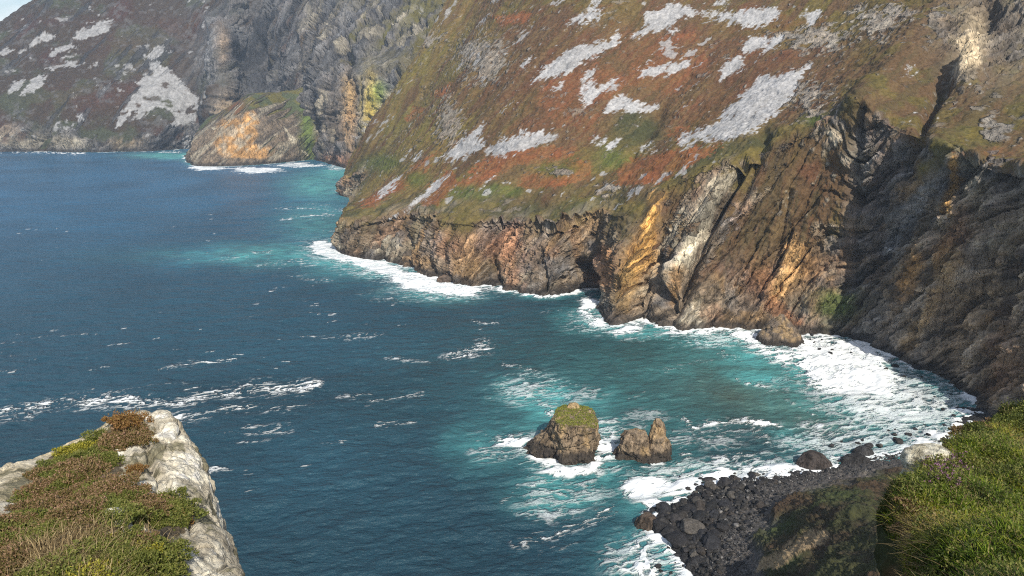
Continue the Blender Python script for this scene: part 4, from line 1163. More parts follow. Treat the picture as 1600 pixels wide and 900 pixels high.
strokes = [
    ([(250, 577, 1), (300, 567, 2.5), (370, 562, 1)], .8), ([(-10, 648, 5), (60, 634, 6), (130, 627, 7), (200, 626, 6), (275, 629, 4), (330, 614, 4), (420, 606, 6)], .88), ([(-10, 662, 3), (50, 650, 4)], .6),
    ([(280, 620, 2), (340, 609, 3), (420, 607, 5), (470, 603, 7), (493, 598, 4)], .92), ([(325, 642, 2), (380, 637, 5), (458, 641, 2)], .82), ([(245, 657, 3), (290, 652, 6), (328, 650, 3)], .8),
    ([(385, 670, 4), (445, 672, 4)], .62), ([(470, 526, 1), (530, 529, 2.5), (592, 523, 2)], .72), ([(685, 559, 3), (720, 553, 5), (757, 540, 7)], .9), ([(600, 562, 2), (670, 566, 2)], .5),
    ([(525, 622, 2), (575, 617, 3)], .66), ([(575, 629, 2), (655, 615, 3)], .6), ([(590, 664, 2), (642, 661, 3)], .72), ([(318, 732, 2), (352, 732, 3)], .7), ([(210, 605, 1.5), (290, 598, 2)], .5),
    ([(780, 568, 2), (830, 582, 3)], .7), ([(800, 847, 4), (870, 832, 5), (962, 796, 4)], .66), ([(1045, 645, 2), (1098, 678, 3)], .75), ([(1060, 655, 1), (1045, 640, 1)], .6),
    ([(1105, 668, 3), (1163, 663, 5), (1222, 669, 2)], .95), ([(1160, 668, 3), (1200, 690, 4)], .7), ([(1130, 705, 3), (1180, 712, 3)], .6), ([(980, 620, 1), (1000, 612, 2)], .5), ([(500, 690, 1), (540, 688, 2)], .4),
    ([(360, 690, 1), (420, 687, 2)], .45), ([(140, 615, 2), (230, 606, 2)], .45), ([(740, 503, 1.5), (775, 507, 1.5)], .6), ([(640, 470, 2), (560, 465, 2)], .45), ([(450, 432, 2), (520, 440, 2)], .5),
    ([(455, 338, 1.5), (520, 336, 2)], .6), ([(440, 342, 1.5), (452, 342, 2)], .7), ([(430, 325, 1), (560, 327, 2)], .5), ([(330, 405, 1.5), (420, 393, 2)], .5), ([(400, 415, 2), (470, 408, 2)], .5),
    ([(0, 237.5, 1.1), (60, 237, 1.3), (130, 240, 1.6)], .95), ([(140, 235.5, .8), (240, 236.5, .9)], .6), ([(850, 600, 2), (900, 612, 2)], .5), ([(1040, 575, 2), (1130, 560, 2)], .4), ([(1150, 590, 2), (1200, 600, 3)], .55),
    ([(1120, 550, 2), (1160, 560, 3)], .5), ([(820, 735, 3), (790, 790, 3)], .4), ([(900, 770, 3), (870, 790, 3)], .5), ([(840, 860, 3), (900, 850, 3)], .4), ([(1230, 620, 2), (1270, 650, 2)], .5),
]
sqx, sqy = pxw + .45 * warpx * wsc, pyw + .45 * warpy * wsc
FS = np.zeros(WX.shape)
stv = fbm(U / 14, W_ / 6, 2.2, 3, 1019)
for pts, s in strokes:
    FS = np.maximum(FS, s * np.exp(-(seg_dist(sqx, sqy, pts) / 2.1) ** 2) * (.86 + .4 * stv))
shore_n = fbm(WX / 40, WY / 40, 0, 3, 1021)
FI = np.maximum(FI, (.85 + .4 * shore_n) * np.exp(-(dist / np.clip(3.6 + rad / 190, 3, 10)[:, None]) ** 1.8))
# scattered whitecaps
wc = fbm(U / 20, W_ / 3.5, 3.1, 3, 1031) + .35 * fbm(WX / 120, WY / 120, 0, 2, 1033)
FS = np.maximum(FS, .5 * sst(.95, 1.2, wc) * sst(20, 60, dist) * sst(1500, 500, rad)[:, None])
# threads: ridged noise, ranked so that the field gives the share of water covered, breaks the foam into webs
def rank(a):
    q = np.quantile(a[::7, ::7], np.linspace(0, 1, 201))
    return np.interp(a, q, np.linspace(0, 1, 201))


web = ridged((U + .5 * warpx) / 12, (W_ + .5 * warpy) / 6.5, .3, 4, 1041, .62)
web2 = ridged((U + .3 * warpx) / 4.4, (W_ + .3 * warpy) / 2.2, .9, 3, 1043, .6)
fine = fbm(U / 2.2, W_ / 1.0, .2, 4, 1045, .65)
streak = fbm(U / 16, W_ / 1.7, .6, 3, 1047)
pat = rank(.5 * web * wfade(5) + .42 * web2 * wfade(2.5) + .2 * fine + .22 * streak)
covr = np.clip(FI, 0, 1) ** 1.35
covr = np.clip(covr * (1 + .5 * fbm(U / 22, W_ / 10, .4, 3, 1049)), 0, 1)
veil = np.zeros(WX.shape)
for b, s in [((1400, 625, 105, 62, 12), .95), ((1330, 690, 110, 34), .7), ((1480, 645, 50, 40), .8), ((1090, 748, 110, 22), .7), ((1020, 870, 60, 45), .7), ((1190, 735, 90, 18), .7), ((1265, 690, 60, 30), .5),
             ((860, 700, 75, 30), .6), ((945, 690, 30, 40), .7), ((830, 610, 60, 30), .4), ((890, 765, 80, 30), .42), ((560, 408, 90, 24, 14), .6), ((700, 455, 80, 14), .6), ((950, 500, 60, 20), .6), ((1130, 528, 100, 14), .6)]:
    veil = np.maximum(veil, s * np.clip(1.3 * blob(qx, qy, *b), 0, 1))
lace = rank(.55 * fbm(U / 9, W_ / 1.6, .1, 4, 1048, .6) + .45 * web2 + .35 * fine)
VE = sst(1 - veil - .18, 1 - veil + .5, lace) * sst(.05, .3, veil) * (.35 + .5 * veil)
FOAM = sst(1 - covr - .16, 1 - covr + .34, pat) * sst(.10, .3, FI) * (.5 + .5 * np.clip(FI * 1.25, 0, 1))
thread = rank(.62 * ridged((U + .25 * warpx) / 17, (W_ + .25 * warpy) / 1.7, .7, 3, 1081, .6) + .35 * fine + .3 * web2)
fcov = np.clip(FS, 0, 1) ** 1.6 * .85
FOAM = np.maximum(FOAM, sst(1 - fcov - .14, 1 - fcov + .30, thread) * sst(.06, .3, FS) * (.35 + .65 * np.clip(FS * 1.2, 0, 1)))
FOAM = np.maximum(FOAM, VE)
FOAM = np.maximum(FOAM, .95 * sst(.84, 1.0, FI) * (.8 + .2 * pat))
# --- milky turquoise of aerated water
TQ = np.zeros(WX.shape)
for b, s in [((505, 290, 55, 22), .75), ((525, 272, 30, 10), .9), ((500, 345, 60, 30), .45), ((430, 398, 100, 16), .6), ((540, 410, 60, 22), .75), ((690, 455, 70, 18), .5), ((265, 243, 55, 5), .95), ((880, 660, 110, 60), .4), ((845, 630, 50, 25), .65),
             ((890, 765, 70, 32), .7), ((1000, 690, 120, 50), .3), ((1210, 570, 90, 36), .75), ((1130, 560, 130, 40), .3), ((1250, 630, 90, 40), .4), ((900, 690, 110, 60), .5), ((1030, 765, 70, 40), .6), ((930, 495, 50, 22), .65), ((1020, 515, 60, 14), .75), ((1160, 535, 70, 18), .6),
             ((1000, 870, 60, 50), .5), ((1300, 620, 100, 60), .5), ((1000, 600, 260, 90), .12), ((370, 400, 160, 14), .25), ((1060, 745, 80, 25), .6), ((760, 700, 60, 40), .35), ((930, 735, 50, 30), .5)]:
    TQ = np.maximum(TQ, s * np.clip(1.3 * blob(qx, qy, *b), 0, 1))
TQ = np.maximum(TQ, .55 * np.exp(-(dist / 9) ** 2))
TQ = np.maximum(TQ, .95 * np.clip(1.6 * veil, 0, 1) * sst(.1, .8, .6 * lace + .4 * rank(fbm(WX / 14, WY / 14, 0, 4, 1053))))
TQ = np.clip(1.0 * TQ * (1 + .45 * fbm(WX / 11, WY / 11, 0, 4, 1051)), 0, 1)
SAND = .75 * np.clip(1.2 * blob(qx, qy, 1190, 615, 110, 45, 8), 0, 1) + .5 * blob(qx, qy, 1290, 660, 60, 30)
GRN = np.clip(1.2 * blob(qx, qy, 1080, 590, 320, 130), 0, 1)
H = H + .25 * FOAM * (.5 + .5 * pat) * wfade(3) + .5 * sst(.5, 1, FI) * wfade(4) * fbm(WX / 3, WY / 3, 0, 2, 1061)
deepA = C(.013, .053, .079); farSky = C(.014, .080, .155)
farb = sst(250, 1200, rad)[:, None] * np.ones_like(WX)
wcol = mix(np.broadcast_to(deepA, WX.shape + (3,)), farSky * 1.15, farb)  # distant water bluer: sky reflection put into its base colour
wcol = mix(wcol, C(.020, .062, .062), .8 * GRN)
wcol = mix(wcol, C(.07, .085, .06), np.clip(SAND, 0, 1))
wcol = mix(wcol, C(.085, .34, .345), TQ)
wcol = wcol * (1 + .22 * fbm(WX / 60, WY / 60, 0, 4, 1071)[..., None])
m, nt, b = new_mat('sea_water')
pos = N(nt, 'ShaderNodeNewGeometry').outputs['Position']
at = N(nt, 'ShaderNodeAttribute', attribute_name='cover').outputs['Color']
fo = N(nt, 'ShaderNodeAttribute', attribute_name='foam').outputs['Fac']
n1 = noise_node(nt, pos, 1.1, 6, .7)
fm = math_node(nt, 'ADD', fo, math_node(nt, 'MULTIPLY', math_node(nt, 'SUBTRACT', n1, .5), math_node(nt, 'MULTIPLY', math_node(nt, 'SUBTRACT', 1.0, fo), math_node(nt, 'MULTIPLY', fo, 2.2))))
fcl = N(nt, 'ShaderNodeClamp'); nt.links.new(fm, fcl.inputs[0])
nt.links.new(mix_col(nt, fcl.outputs[0], at, (.78, .81, .82)), b.inputs['Base Color'])
rg = maprange(nt, fcl.outputs[0], 0, 1, .3, .9)
nt.links.new(rg, b.inputs['Roughness'])
b.inputs['IOR'].default_value = 1.333
mp = N(nt, 'ShaderNodeMapping'); mp.inputs['Rotation'].default_value = (0, 0, math.radians(-20)); mp.inputs['Scale'].default_value = (.55, 1, 1)
nt.links.new(pos, mp.inputs['Vector'])
w1 = noise_node(nt, mp.outputs['Vector'], .22, 8, .62)
bp = N(nt, 'ShaderNodeBump'); bp.inputs['Distance'].default_value = 1.0; bp.inputs['Strength'].default_value = 1.0
w2 = noise_node(nt, mp.outputs['Vector'], .09, 3, .5)
wh = math_node(nt, 'ADD', math_node(nt, 'MULTIPLY', w1, 2.9), math_node(nt, 'MULTIPLY', w2, 2.5))
nt.links.new(math_node(nt, 'MULTIPLY', wh, math_node(nt, 'SUBTRACT', 1.0, math_node(nt, 'MULTIPLY', fcl.outputs[0], .8))), bp.inputs['Height']); nt.links.new(bp.outputs['Normal'], b.inputs['Normal'])
M_SEA = m
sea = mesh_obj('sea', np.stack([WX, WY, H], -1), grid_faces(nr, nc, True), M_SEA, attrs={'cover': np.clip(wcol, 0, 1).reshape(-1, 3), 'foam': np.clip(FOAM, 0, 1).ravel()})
tag(sea, 'deep blue-green sea with white surf and whitecaps', 'sea', kind='structure')

#@@FORE
# ================================================================== foreground: lichened outcrop left, grassy bank right
def tpt(e):
    return at_t(*e) if not isinstance(e, np.ndarray) else e


oc = [
    [(186, 656, 9.5), (200, 652, 9.4), (215, 652, 9.3), (240, 655, 9.2), (262, 660, 9.2)],
    [(120, 688, 8.95), (165, 690, 8.75), (215, 695, 8.6), (258, 705, 8.5), (293, 695, 8.8)],
    [(55, 716, 8.6), (120, 735, 8.1), (190, 745, 7.7), (255, 765, 7.6), (313, 755, 8.2)],
    [(-20, 748, 8.0), (70, 790, 7.1), (165, 800, 6.7), (260, 820, 6.7), (334, 815, 7.5)],
    [(-120, 800, 7.2), (20, 850, 6.1), (150, 860, 5.8), (275, 870, 6.0), (350, 858, 7.0)],
    [(-220, 860, 7.5), (-20, 930, 5.4), (150, 940, 5.1), (300, 930, 5.4), (364, 920, 6.4)],
    [(-320, 960, 6.5), (-60, 1060, 4.5), (150, 1060, 4.4), (320, 1050, 4.7), (385, 1010, 5.8)],
]
rows = []
for r_ in oc:
    p = [tpt(e) for e in r_]
    rows.append([p[0] + np.array([-.7, .2, -3.2])] + [p[0] + np.array([-.12, .05, -.35])] + p + [p[-1] + np.array([.03, .3, -1.0]), p[-1] + np.array([.06, .9, -4.5])])
first = [q + np.array([0, .9, -3.5]) for q in rows[0]]
first2 = [q + np.array([0, .18, -.45]) for q in rows[0]]
rows = [first, first2] + rows
cols = [[rows[k][c] for k in range(len(rows))] for c in range(len(rows[0]))]
V, rp, cp = loft(cols, 1.1)
nr, nc = V.shape[:2]
Nn = normals(V)
if Nn[nr // 2, nc // 2, 2] < 0: Nn = -Nn
X, Y, Z = V[..., 0], V[..., 1], V[..., 2]
CPAR = np.repeat(cp[None], nr, 0)
st = fbm((X * .9 + Z * .5) / .5, (Y + .4 * X) / 2.6, Z / .5, 4, 1201)
oc1, oe1 = cells((X * .9 + Z * .6) / .55 + .35 * st, (Y * .9 - Z * .5) / 1.5, 1221); oc2, oe2 = cells((X * .9 + Z * .6) / .2 + .3 * st, (Y * .9 - Z * .5) / .45, 1222)
d = .06 * ridged((X * .85 + Y * .3) / .9, Y / 2.4, Z / 1.2, 3, 1203) + .07 * fbm(X / .5, Y / .7, Z / .5, 5, 1205) + .022 * fbm(X / .07, Y / .09, Z / .07, 4, 1207) + .02 * st + .045 * oc1 + .016 * oc2 - .06 * np.exp(-(oe1 / .05) ** 2) - .018 * np.exp(-(oe2 / .08) ** 2)
d = d * (1 - .55 * sst(3.4, 2.2, CPAR))
pxx, pyy = project(V)
for pts, dep_ in [([(262, 850, 5), (275, 880, 8), (285, 905, 8)], .22), ([(245, 770, 4), (275, 800, 5), (300, 840, 5)], .07), ([(225, 700, 4), (245, 750, 4), (250, 790, 4)], .07)]:
    d -= dep_ * np.exp(-seg_dist(pxx, pyy, pts) ** 2)
V2 = V + Nn * d[..., None]
pxx, pyy = project(V2); X, Y, Z = V2[..., 0], V2[..., 1], V2[..., 2]
l1 = fbm(X / .35, Y / .35, Z / .35, 5, 1211); l2 = fbm(X / .09, Y / .09, Z / .09, 4, 1213); l3 = fbm(X / 1.2, Y / 1.2, Z / 1.2, 3, 1215)
cv = mix(np.broadcast_to(C(.36, .32, .245), V.shape), C(.57, .53, .43), sst(-.25, .35, l1 + .4 * l3))
l4 = fbm(X / .035, Y / .035, Z / .035, 3, 1217)
cv = mix(cv, C(.17, .15, .12), .6 * sst(.2, .6, .6 * st + .4 * l2 + .3 * l4))
cv = cv * (1 + .22 * l4 + .10 * oc1)[..., None]
cv = mix(cv, C(.62, .60, .55), .8 * sst(.35, .6, l1 * .6 + .6 * l2))
cv = mix(cv, C(.44, .37, .24), .6 * sst(3.3, 2.2, CPAR))
cv = mix(cv, C(.10, .095, .05), .7 * sst(.3, .55, -l1 + .3 * l2))
soil = [(180, 655), (215, 650), (222, 700), (190, 705), (178, 760), (215, 775), (250, 775), (292, 812), (285, 832), (240, 832), (200, 818), (160, 830), (245, 880), (255, 1000), (-200, 1000), (-200, 850), (0, 815), (30, 780), (60, 745), (95, 700), (140, 688)]
sx_ = pxx + 14 * l1; sy_ = pyy + 10 * l1
cv = mix(cv, C(.075, .055, .03) * (1 + .4 * l2[..., None]), .9 * in_poly(sx_, sy_, soil))
cv = mix(cv, C(.045, .038, .03), .85 * np.clip(1.4 * np.exp(-(seg_dist(pxx, pyy, [(258, 835, 8), (272, 870, 14), (290, 905, 12)])) ** 2), 0, 1))
M_OUT = terrain_material('lichened_outcrop_rock', 9.0, 30, .035, .02, .88)
o = mesh_obj('rock_outcrop', V2.reshape(-1, 3), grid_faces(nr, nc), M_OUT, attrs={'cover': np.clip(cv, 0, 1).reshape(-1, 3), 'rock': np.full(V2.shape[0] * V2.shape[1], .8)})
tag(o, 'pale lichened rock outcrop jutting over the sea, heather growing on top', 'rock outcrop')
OUT_V = V2.reshape(-1, 3); OUT_N = normals(V2).reshape(-1, 3)
okd = kdtree.KDTree(len(OUT_V))
sel = (CPAR.ravel() > 1.9) & (CPAR.ravel() < 6.1) & (np.repeat(rp[:, None], nc, 1).ravel() > 1.9)
for i in np.nonzero(sel)[0]:
    okd.insert((pxx.ravel()[i], pyy.ravel()[i], 0), i)
okd.balance()


def leaflets(P, Dv, size, seed, wide=.45, tone=(0, 1)):
    """small pointed leaves starting at P along Dv"""
    r = np.random.default_rng(seed)
    n = len(P)
    Dv = Dv / (np.linalg.norm(Dv, axis=1, keepdims=True) + 1e-9)
    a = r.normal(size=(n, 3)); sd = np.cross(Dv, a); sd /= np.linalg.norm(sd, axis=1, keepdims=True) + 1e-9
    L = (size * r.uniform(.6, 1.35, n))[:, None]
    w = L * wide
    up = np.cross(sd, Dv)
    Vv = np.stack([P, P + Dv * L * .5 + sd * w * .5 + up * L * .08, P + Dv * L, P + Dv * L * .5 - sd * w * .5 + up * L * .08], 1).reshape(-1, 3)
    F = (np.arange(n) * 4)[:, None] + np.arange(4)[None]
    return Vv, F, np.repeat(r.uniform(tone[0], tone[1], n), 4)


def heather_mesh(seed, n, R, hgt, leaf, mat, flower=.0, fmat=None):
    """a cushion of many short upright sprigs, each set with tiny leaves; flower heads at sprig tips"""
    r = np.random.default_rng(seed)
    a = r.uniform(0, 6.283, n); q = np.sqrt(r.uniform(0, 1, n))
    lob = 1 + .35 * np.sin(3 * a + r.uniform(0, 6)) * r.uniform(.4, 1) + .2 * np.sin(7 * a)
    x, y = R * q * lob * np.cos(a), R * q * lob * np.sin(a)
    top = hgt * (1 - .75 * q ** 2.2) * r.uniform(.65, 1.15, n)
    out = np.stack([np.cos(a) * q * .8, np.sin(a) * q * .8, np.ones(n)], 1) + r.normal(0, .25, (n, 3))
    out /= np.linalg.norm(out, axis=1, keepdims=True)
    Ps, Ds, Ts = [], [], []
    K = 9
    for k in range(K):
        t = (k + r.uniform(0, 1, n)) / K
        p = np.stack([x, y, np.zeros(n)], 1) + out * (top * (.25 + .75 * t))[:, None]
        dv = out * .8 + r.normal(0, .7, (n, 3))
        Ps.append(p); Ds.append(dv); Ts.append(t)
    P = np.concatenate(Ps); Dv = np.concatenate(Ds); T = np.concatenate(Ts)
    Vv, F, tn = leaflets(P, Dv, leaf, seed + 1, .5)
    tn = np.clip(.5 * tn + .5 * np.repeat(T, 4), 0, 1)
    me_o = mesh_obj('heather_clump', Vv, F, mat, attrs={'tone': tn})
    me = me_o.data; bpy.data.objects.remove(me_o)
    if flower > 0:
        k = r.random(n) < flower
        p0 = np.stack([x, y, np.zeros(n)], 1)[k] + out[k] * top[k][:, None]
        P2 = np.repeat(p0, 7, 0) + r.normal(0, leaf * .45, (len(p0) * 7, 3)); D2 = r.normal(size=P2.shape) + np.array([0, 0, .7])
        v, f, t = leaflets(P2, D2, leaf * .7, seed + 3, .8)
        fo_ = mesh_obj('flower_spike', v, f, fmat, attrs={'tone': t}); fm_ = fo_.data; bpy.data.objects.remove(fo_)
        return me, fm_
    return me, None


L_PINK = leafy_material('heather_pink_brown', [(.05, .055, .016), (.12, .12, .03), (.21, .14, .065), (.34, .20, .145)])
L_GREEN = leafy_material('heather_green', [(.03, .042, .012), (.08, .10, .022), (.15, .17, .035), (.23, .20, .07)])
L_YELL = leafy_material('heather_yellow_green', [(.06, .06, .012), (.16, .16, .02), (.30, .28, .035), (.36, .32, .05)])
L_RUST = leafy_material('heather_rust', [(.06, .04, .014), (.15, .085, .025), (.25, .13, .05), (.30, .22, .06)])
L_STRAW = leafy_material('dry_grass_straw', [(.12, .085, .04), (.28, .20, .10), (.46, .36, .19)])
L_PURP = leafy_material('heather_flower_purple', [(.13, .06, .10), (.24, .11, .19), (.34, .19, .28)])
kinds = {'pink': [heather_mesh(1300 + i, 460, .20, .12, .021, L_PINK)[0] for i in range(3)], 'green': [heather_mesh(1310 + i, 460, .21, .12, .021, L_GREEN)[0] for i in range(3)],
         'yell': [heather_mesh(1320 + i, 460, .20, .11, .020, L_YELL)[0] for i in range(2)], 'rust': [heather_mesh(1330 + i, 460, .19, .14, .021, L_RUST)[0] for i in range(2)]}
rh = random.Random(17)


def out_pt(x, y):
    _, i, dd = okd.find((x, y, 0)); return OUT_V[i]


def put_clump(P, kind, s, label, group=None, cat='heather'):
    o = bpy.data.objects.new('heather_clump', rh.choice(kinds[kind])); COL.objects.link(o)
    o.location = (P[0], P[1], P[2] - .02 * s); o.rotation_euler = (rh.uniform(-.2, .2), rh.uniform(-.2, .2), rh.uniform(0, 6.28))
    o.scale = (s * rh.uniform(.85, 1.2), s * rh.uniform(.85, 1.2), s * rh.uniform(.8, 1.2))
    return tag(o, label, cat, group)


put_clump(out_pt(200, 662) + np.array([0, 0, .02]), 'rust', 1.0, 'rust-red heather tuft crowning the very tip of the pale outcrop')
put_clump(out_pt(185, 695), 'pink', 1.1, 'pinkish brown heather just below the tuft on the outcrop tip', 'heather below the tip')
put_clump(out_pt(212, 690), 'pink', .9, 'pinkish brown heather just below the tuft on the outcrop tip', 'heather below the tip')
put_clump(out_pt(160, 682), 'green', .8, 'small green heather cushion left of the tuft on the outcrop tip')
put_clump(out_pt(198, 680), 'pink', 1.0, 'pinkish brown heather just below the tuft on the outcrop tip', 'heather below the tip')
put_clump(out_pt(210, 735), 'rust', .5, 'tiny rusty tuft rooted in the bare pale rock right of the heather')
put_clump(out_pt(118, 712), 'yell', 1.15, 'bright yellow-green heather along the upper left edge of the outcrop', 'yellow heather on the left edge')
put_clump(out_pt(138, 703), 'yell', 1.0, 'bright yellow-green heather along the upper left edge of the outcrop', 'yellow heather on the left edge')
put_clump(out_pt(265, 800), 'green', 1.0, 'green heather hanging at the right end, beside the bare rock', 'heather at the right end')
put_clump(out_pt(255, 785), 'green', .9, 'green heather hanging at the right end, beside the bare rock', 'heather at the right end')
put_clump(out_pt(277, 815), 'rust', .7, 'small rust-brown tuft at the far right end of the outcrop heather')
heath_poly = [(150, 690), (172, 710), (172, 760), (215, 775), (245, 780), (285, 815), (240, 828), (200, 815), (150, 820), (95, 840), (60, 860), (30, 900), (-30, 910), (-30, 830), (0, 820), (30, 785), (60, 745), (100, 705)]
low_poly = [(170, 840), (240, 850), (262, 900), (130, 910), (60, 905), (110, 860)]
zone = []
pts_ = []
tries = 0
while len(pts_) < 105 and tries < 6000:
    tries += 1
    x, y = rh.uniform(-40, 300), rh.uniform(685, 915)
    inh = in_poly(np.array([x]), np.array([y]), heath_poly)[0]; inl = in_poly(np.array([x]), np.array([y]), low_poly)[0]
    if not (inh or inl): continue
    if any((x - a) ** 2 + (y - b_) ** 2 < 11 ** 2 for a, b_ in pts_): continue
    pts_.append((x, y))
for (x, y) in pts_:
    nzv = vn(np.array([x / 45.]), np.array([y / 32.]), np.array([.3]), 1401)[0] + .5 * rh.uniform(-1, 1)
    k = 'green' if nzv > -.1 else 'pink'
    if x < 40 and y < 830: k = 'pink'
    if y > 850 and x > 120: k = 'green' if rh.random() < .7 else 'yell'
    lab = {'green': 'low green heather cushion growing among others on the outcrop', 'pink': 'low pinkish brown faded heather cushion on the outcrop', 'yell': 'low yellowish heather cushion near the front of the outcrop'}[k]
    put_clump(out_pt(x, y), k, rh.uniform(.65, 1.0), lab, {'green': 'green heather on the outcrop', 'pink': 'pink-brown heather on the outcrop', 'yell': 'yellowish heather on the outcrop'}[k])
# dry grass between the cushions
P = []
while len(P) < 2800:
    x, y = rh.gauss(120, 70), rh.gauss(868, 26)
    if -20 < x < 260 and 815 < y < 925:
        P.append(out_pt(x, y) + np.array([rh.gauss(0, .03), rh.gauss(0, .03), 0]))
Vv, F, tn, _ = blades(np.array(P), .12, 1501, 1.2, .006, 2)
o = mesh_obj('dry_grass', Vv, F, L_STRAW, attrs={'tone': tn}); tag(o, 'straw coloured dry grass between the heather on the outcrop', 'grass', kind='stuff')
single_v, single_f = ring_rock([(-.1, 0, 0, .26, .16), (0, 0, 0, .25, .15), (.08, 0, 0, .2, .12), (.12, 0, 0, .08, .05)], 50, 24, 1511, .035, .16)
o = mesh_obj('stone', single_v, single_f, M_OUT, attrs={'cover': np.clip(C(.5, .47, .36) * (1 + .3 * fbm(single_v[:, 0] / .08, single_v[:, 1] / .08, single_v[:, 2] / .08, 3, 1512)[:, None]), 0, 1), 'rock': np.ones(len(single_v))})
o.location = Vector(out_pt(177, 808)); o.scale = (.55, .55, .55); o['label'] = 'small pale stone lying in the heather in the middle of the outcrop'; o['category'] = 'stone'

# --- right-hand grassy bank
bk = [
    [(1600, 634, 9.6), (1690, 625, 9.4), (1800, 610, 9.2), (1980, 590, 9.0)],
    [(1545, 655, 9.0), (1630, 665, 8.4), (1740, 665, 8.0), (1940, 660, 7.8)],
    [(1490, 690, 8.0), (1570, 705, 7.4), (1690, 715, 7.0), (1900, 720, 6.8)],
    [(1430, 722, 7.2), (1510, 745, 6.5), (1640, 765, 6.1), (1880, 780, 5.9)],
    [(1412, 770, 6.3), (1490, 790, 5.7), (1620, 815, 5.3), (1870, 840, 5.1)],
    [(1412, 835, 5.3), (1490, 850, 4.8), (1620, 870, 4.5), (1870, 900, 4.3)],
    [(1405, 910, 4.5), (1490, 925, 4.1), (1620, 945, 3.8), (1870, 960, 3.7)],
    [(1390, 1010, 3.8), (1490, 1020, 3.5), (1620, 1040, 3.3), (1870, 1060, 3.2)],
]
rows = []
for r_ in bk:
    p = [tpt(e) for e in r_]
    rows.append([p[0] + np.array([-.02, .5, -4.0]), p[0] + np.array([-.03, .10, -.5])] + p)
rows = [[q + np.array([0, 1.2, -4]) for q in rows[0]], [q + np.array([0, .3, -.5]) for q in rows[0]]] + rows
cols = [[rows[k][c] for k in range(len(rows))] for c in range(len(rows[0]))]
V, rp, cp = loft(cols, 2.2)
nr, nc = V.shape[:2]
Nn = normals(V)
if Nn[nr // 2, nc // 2, 2] < 0: Nn = -Nn
X, Y, Z = V[..., 0], V[..., 1], V[..., 2]
d = -.07 + .2 * fbm(X / .8, Y / .8, Z / .8, 3, 1601) + .06 * fbm(X / .25, Y / .25, Z / .25, 3, 1603)
V2 = V + Nn * d[..., None]
X, Y, Z = V2[..., 0], V2[..., 1], V2[..., 2]
l1 = fbm(X / .3, Y / .3, Z / .3, 4, 1605)
cv = mix(np.broadcast_to(C(.035, .04, .014), V.shape), C(.09, .06, .03), sst(-.1, .5, l1))
o = mesh_obj('grassy_bank', V2.reshape(-1, 3), grid_faces(nr, nc), M_OUT, attrs={'cover': cv.reshape(-1, 3), 'rock': np.zeros(nr * nc)})
tag(o, 'steep grassy bank edge at the viewpoint, bottom right', 'bank', kind='structure')
# scatter by area
quad = V2
du = np.linalg.norm(np.diff(V2, axis=1)[:-1], axis=-1); dv = np.linalg.norm(np.diff(V2, axis=0)[:, :-1], axis=-1)
CP2 = np.repeat(cp[None], nr, 0)[:-1, :-1]; RP2 = np.repeat(rp[:, None], nc, 1)[:-1, :-1]
pxb, pyb = project(V2[:-1, :-1])
area = du * dv * ((CP2 > 1.15) | (RP2 < 2)) * (CP2 > .75) * (RP2 > 1.2) * (pxb < 1660) * (pyb < 960)
rg_ = np.random.default_rng(1611)


def scatter(n, wgt=None):
    w_ = area if wgt is None else area * wgt
    w_ = w_.ravel() / w_.sum()
    idx = rg_.choice(len(w_), n, p=w_)
    i, j = np.divmod(idx, nc - 1)
    a, b_ = rg_.random((n, 1)), rg_.random((n, 1))
    return V2[i, j] * (1 - a) * (1 - b_) + V2[i + 1, j] * a * (1 - b_) + V2[i, j + 1] * (1 - a) * b_ + V2[i + 1, j + 1] * a * b_


nzb = fbm(X[:-1, :-1] / .8, Y[:-1, :-1] / .8, 0, 3, 1621)
L_GRASS = leafy_material('bank_grass', [(.035, .055, .008), (.095, .165, .012), (.20, .27, .02), (.40, .38, .05), (.44, .32, .12)], .5, .35)
P = scatter(44000, .25 + sst(-.5, .5, nzb + .4))
tone_n = fbm(P[:, 0] / .7, P[:, 1] / .7, P[:, 2] / .7, 3, 1631)
ppx, ppy = project(P)
lushness = sst(1440, 1560, ppx) * sst(700, 800, ppy)
Vv, F, tn, hh = blades(P, .09, 1641, 1.2, .0065, 3)
k = len(Vv) // len(P)
tn = np.clip(.5 * tn + .3 * hh + np.repeat(.6 * tone_n + .12 - .22 * lushness, k), 0, 1)
o = mesh_obj('grass', Vv, F, L_GRASS, attrs={'tone': tn}); tag(o, 'green and yellow long grass covering the near bank', 'grass', kind='stuff')
P = scatter(46000, .15 + sst(-.2, .5, -nzb))
Dv = rg_.normal(size=P.shape) + np.array([0, 0, .9])
P[:, 2] += rg_.uniform(.01, .12, len(P))
Vv, F, tn = leaflets(P, Dv, .024, 1651, .5)
tone_n = fbm(P[:, 0] / .5, P[:, 1] / .5, P[:, 2] / .5, 3, 1653)
o = mesh_obj('undergrowth', Vv, F, L_GREEN, attrs={'tone': np.clip(tn * .7 + .2 + np.repeat(.3 * tone_n, 4), 0, 1)}); tag(o, 'small green leaves of low plants among the bank grass', 'undergrowth', kind='stuff')
edgew = np.exp(-((CP2 - 1.75) / .5) ** 2) * (RP2 > 3.5)
P = scatter(8500, edgew * .7 + .22)
Vv, F, tn, hh = blades(P, .11, 1661, 1.5, .0055, 3)
o = mesh_obj('dead_grass', Vv, F, L_STRAW, attrs={'tone': tn * .8}); tag(o, 'brown dead stalks hanging over the edge of the bank', 'grass', kind='stuff')
hm, fm2 = heather_mesh(1701, 130, .13, .22, .026, L_GREEN, .35, L_PURP)
BANK_V = V2.reshape(-1, 3)
bkd = kdtree.KDTree(len(BANK_V)); qx_, qy_ = project(BANK_V)
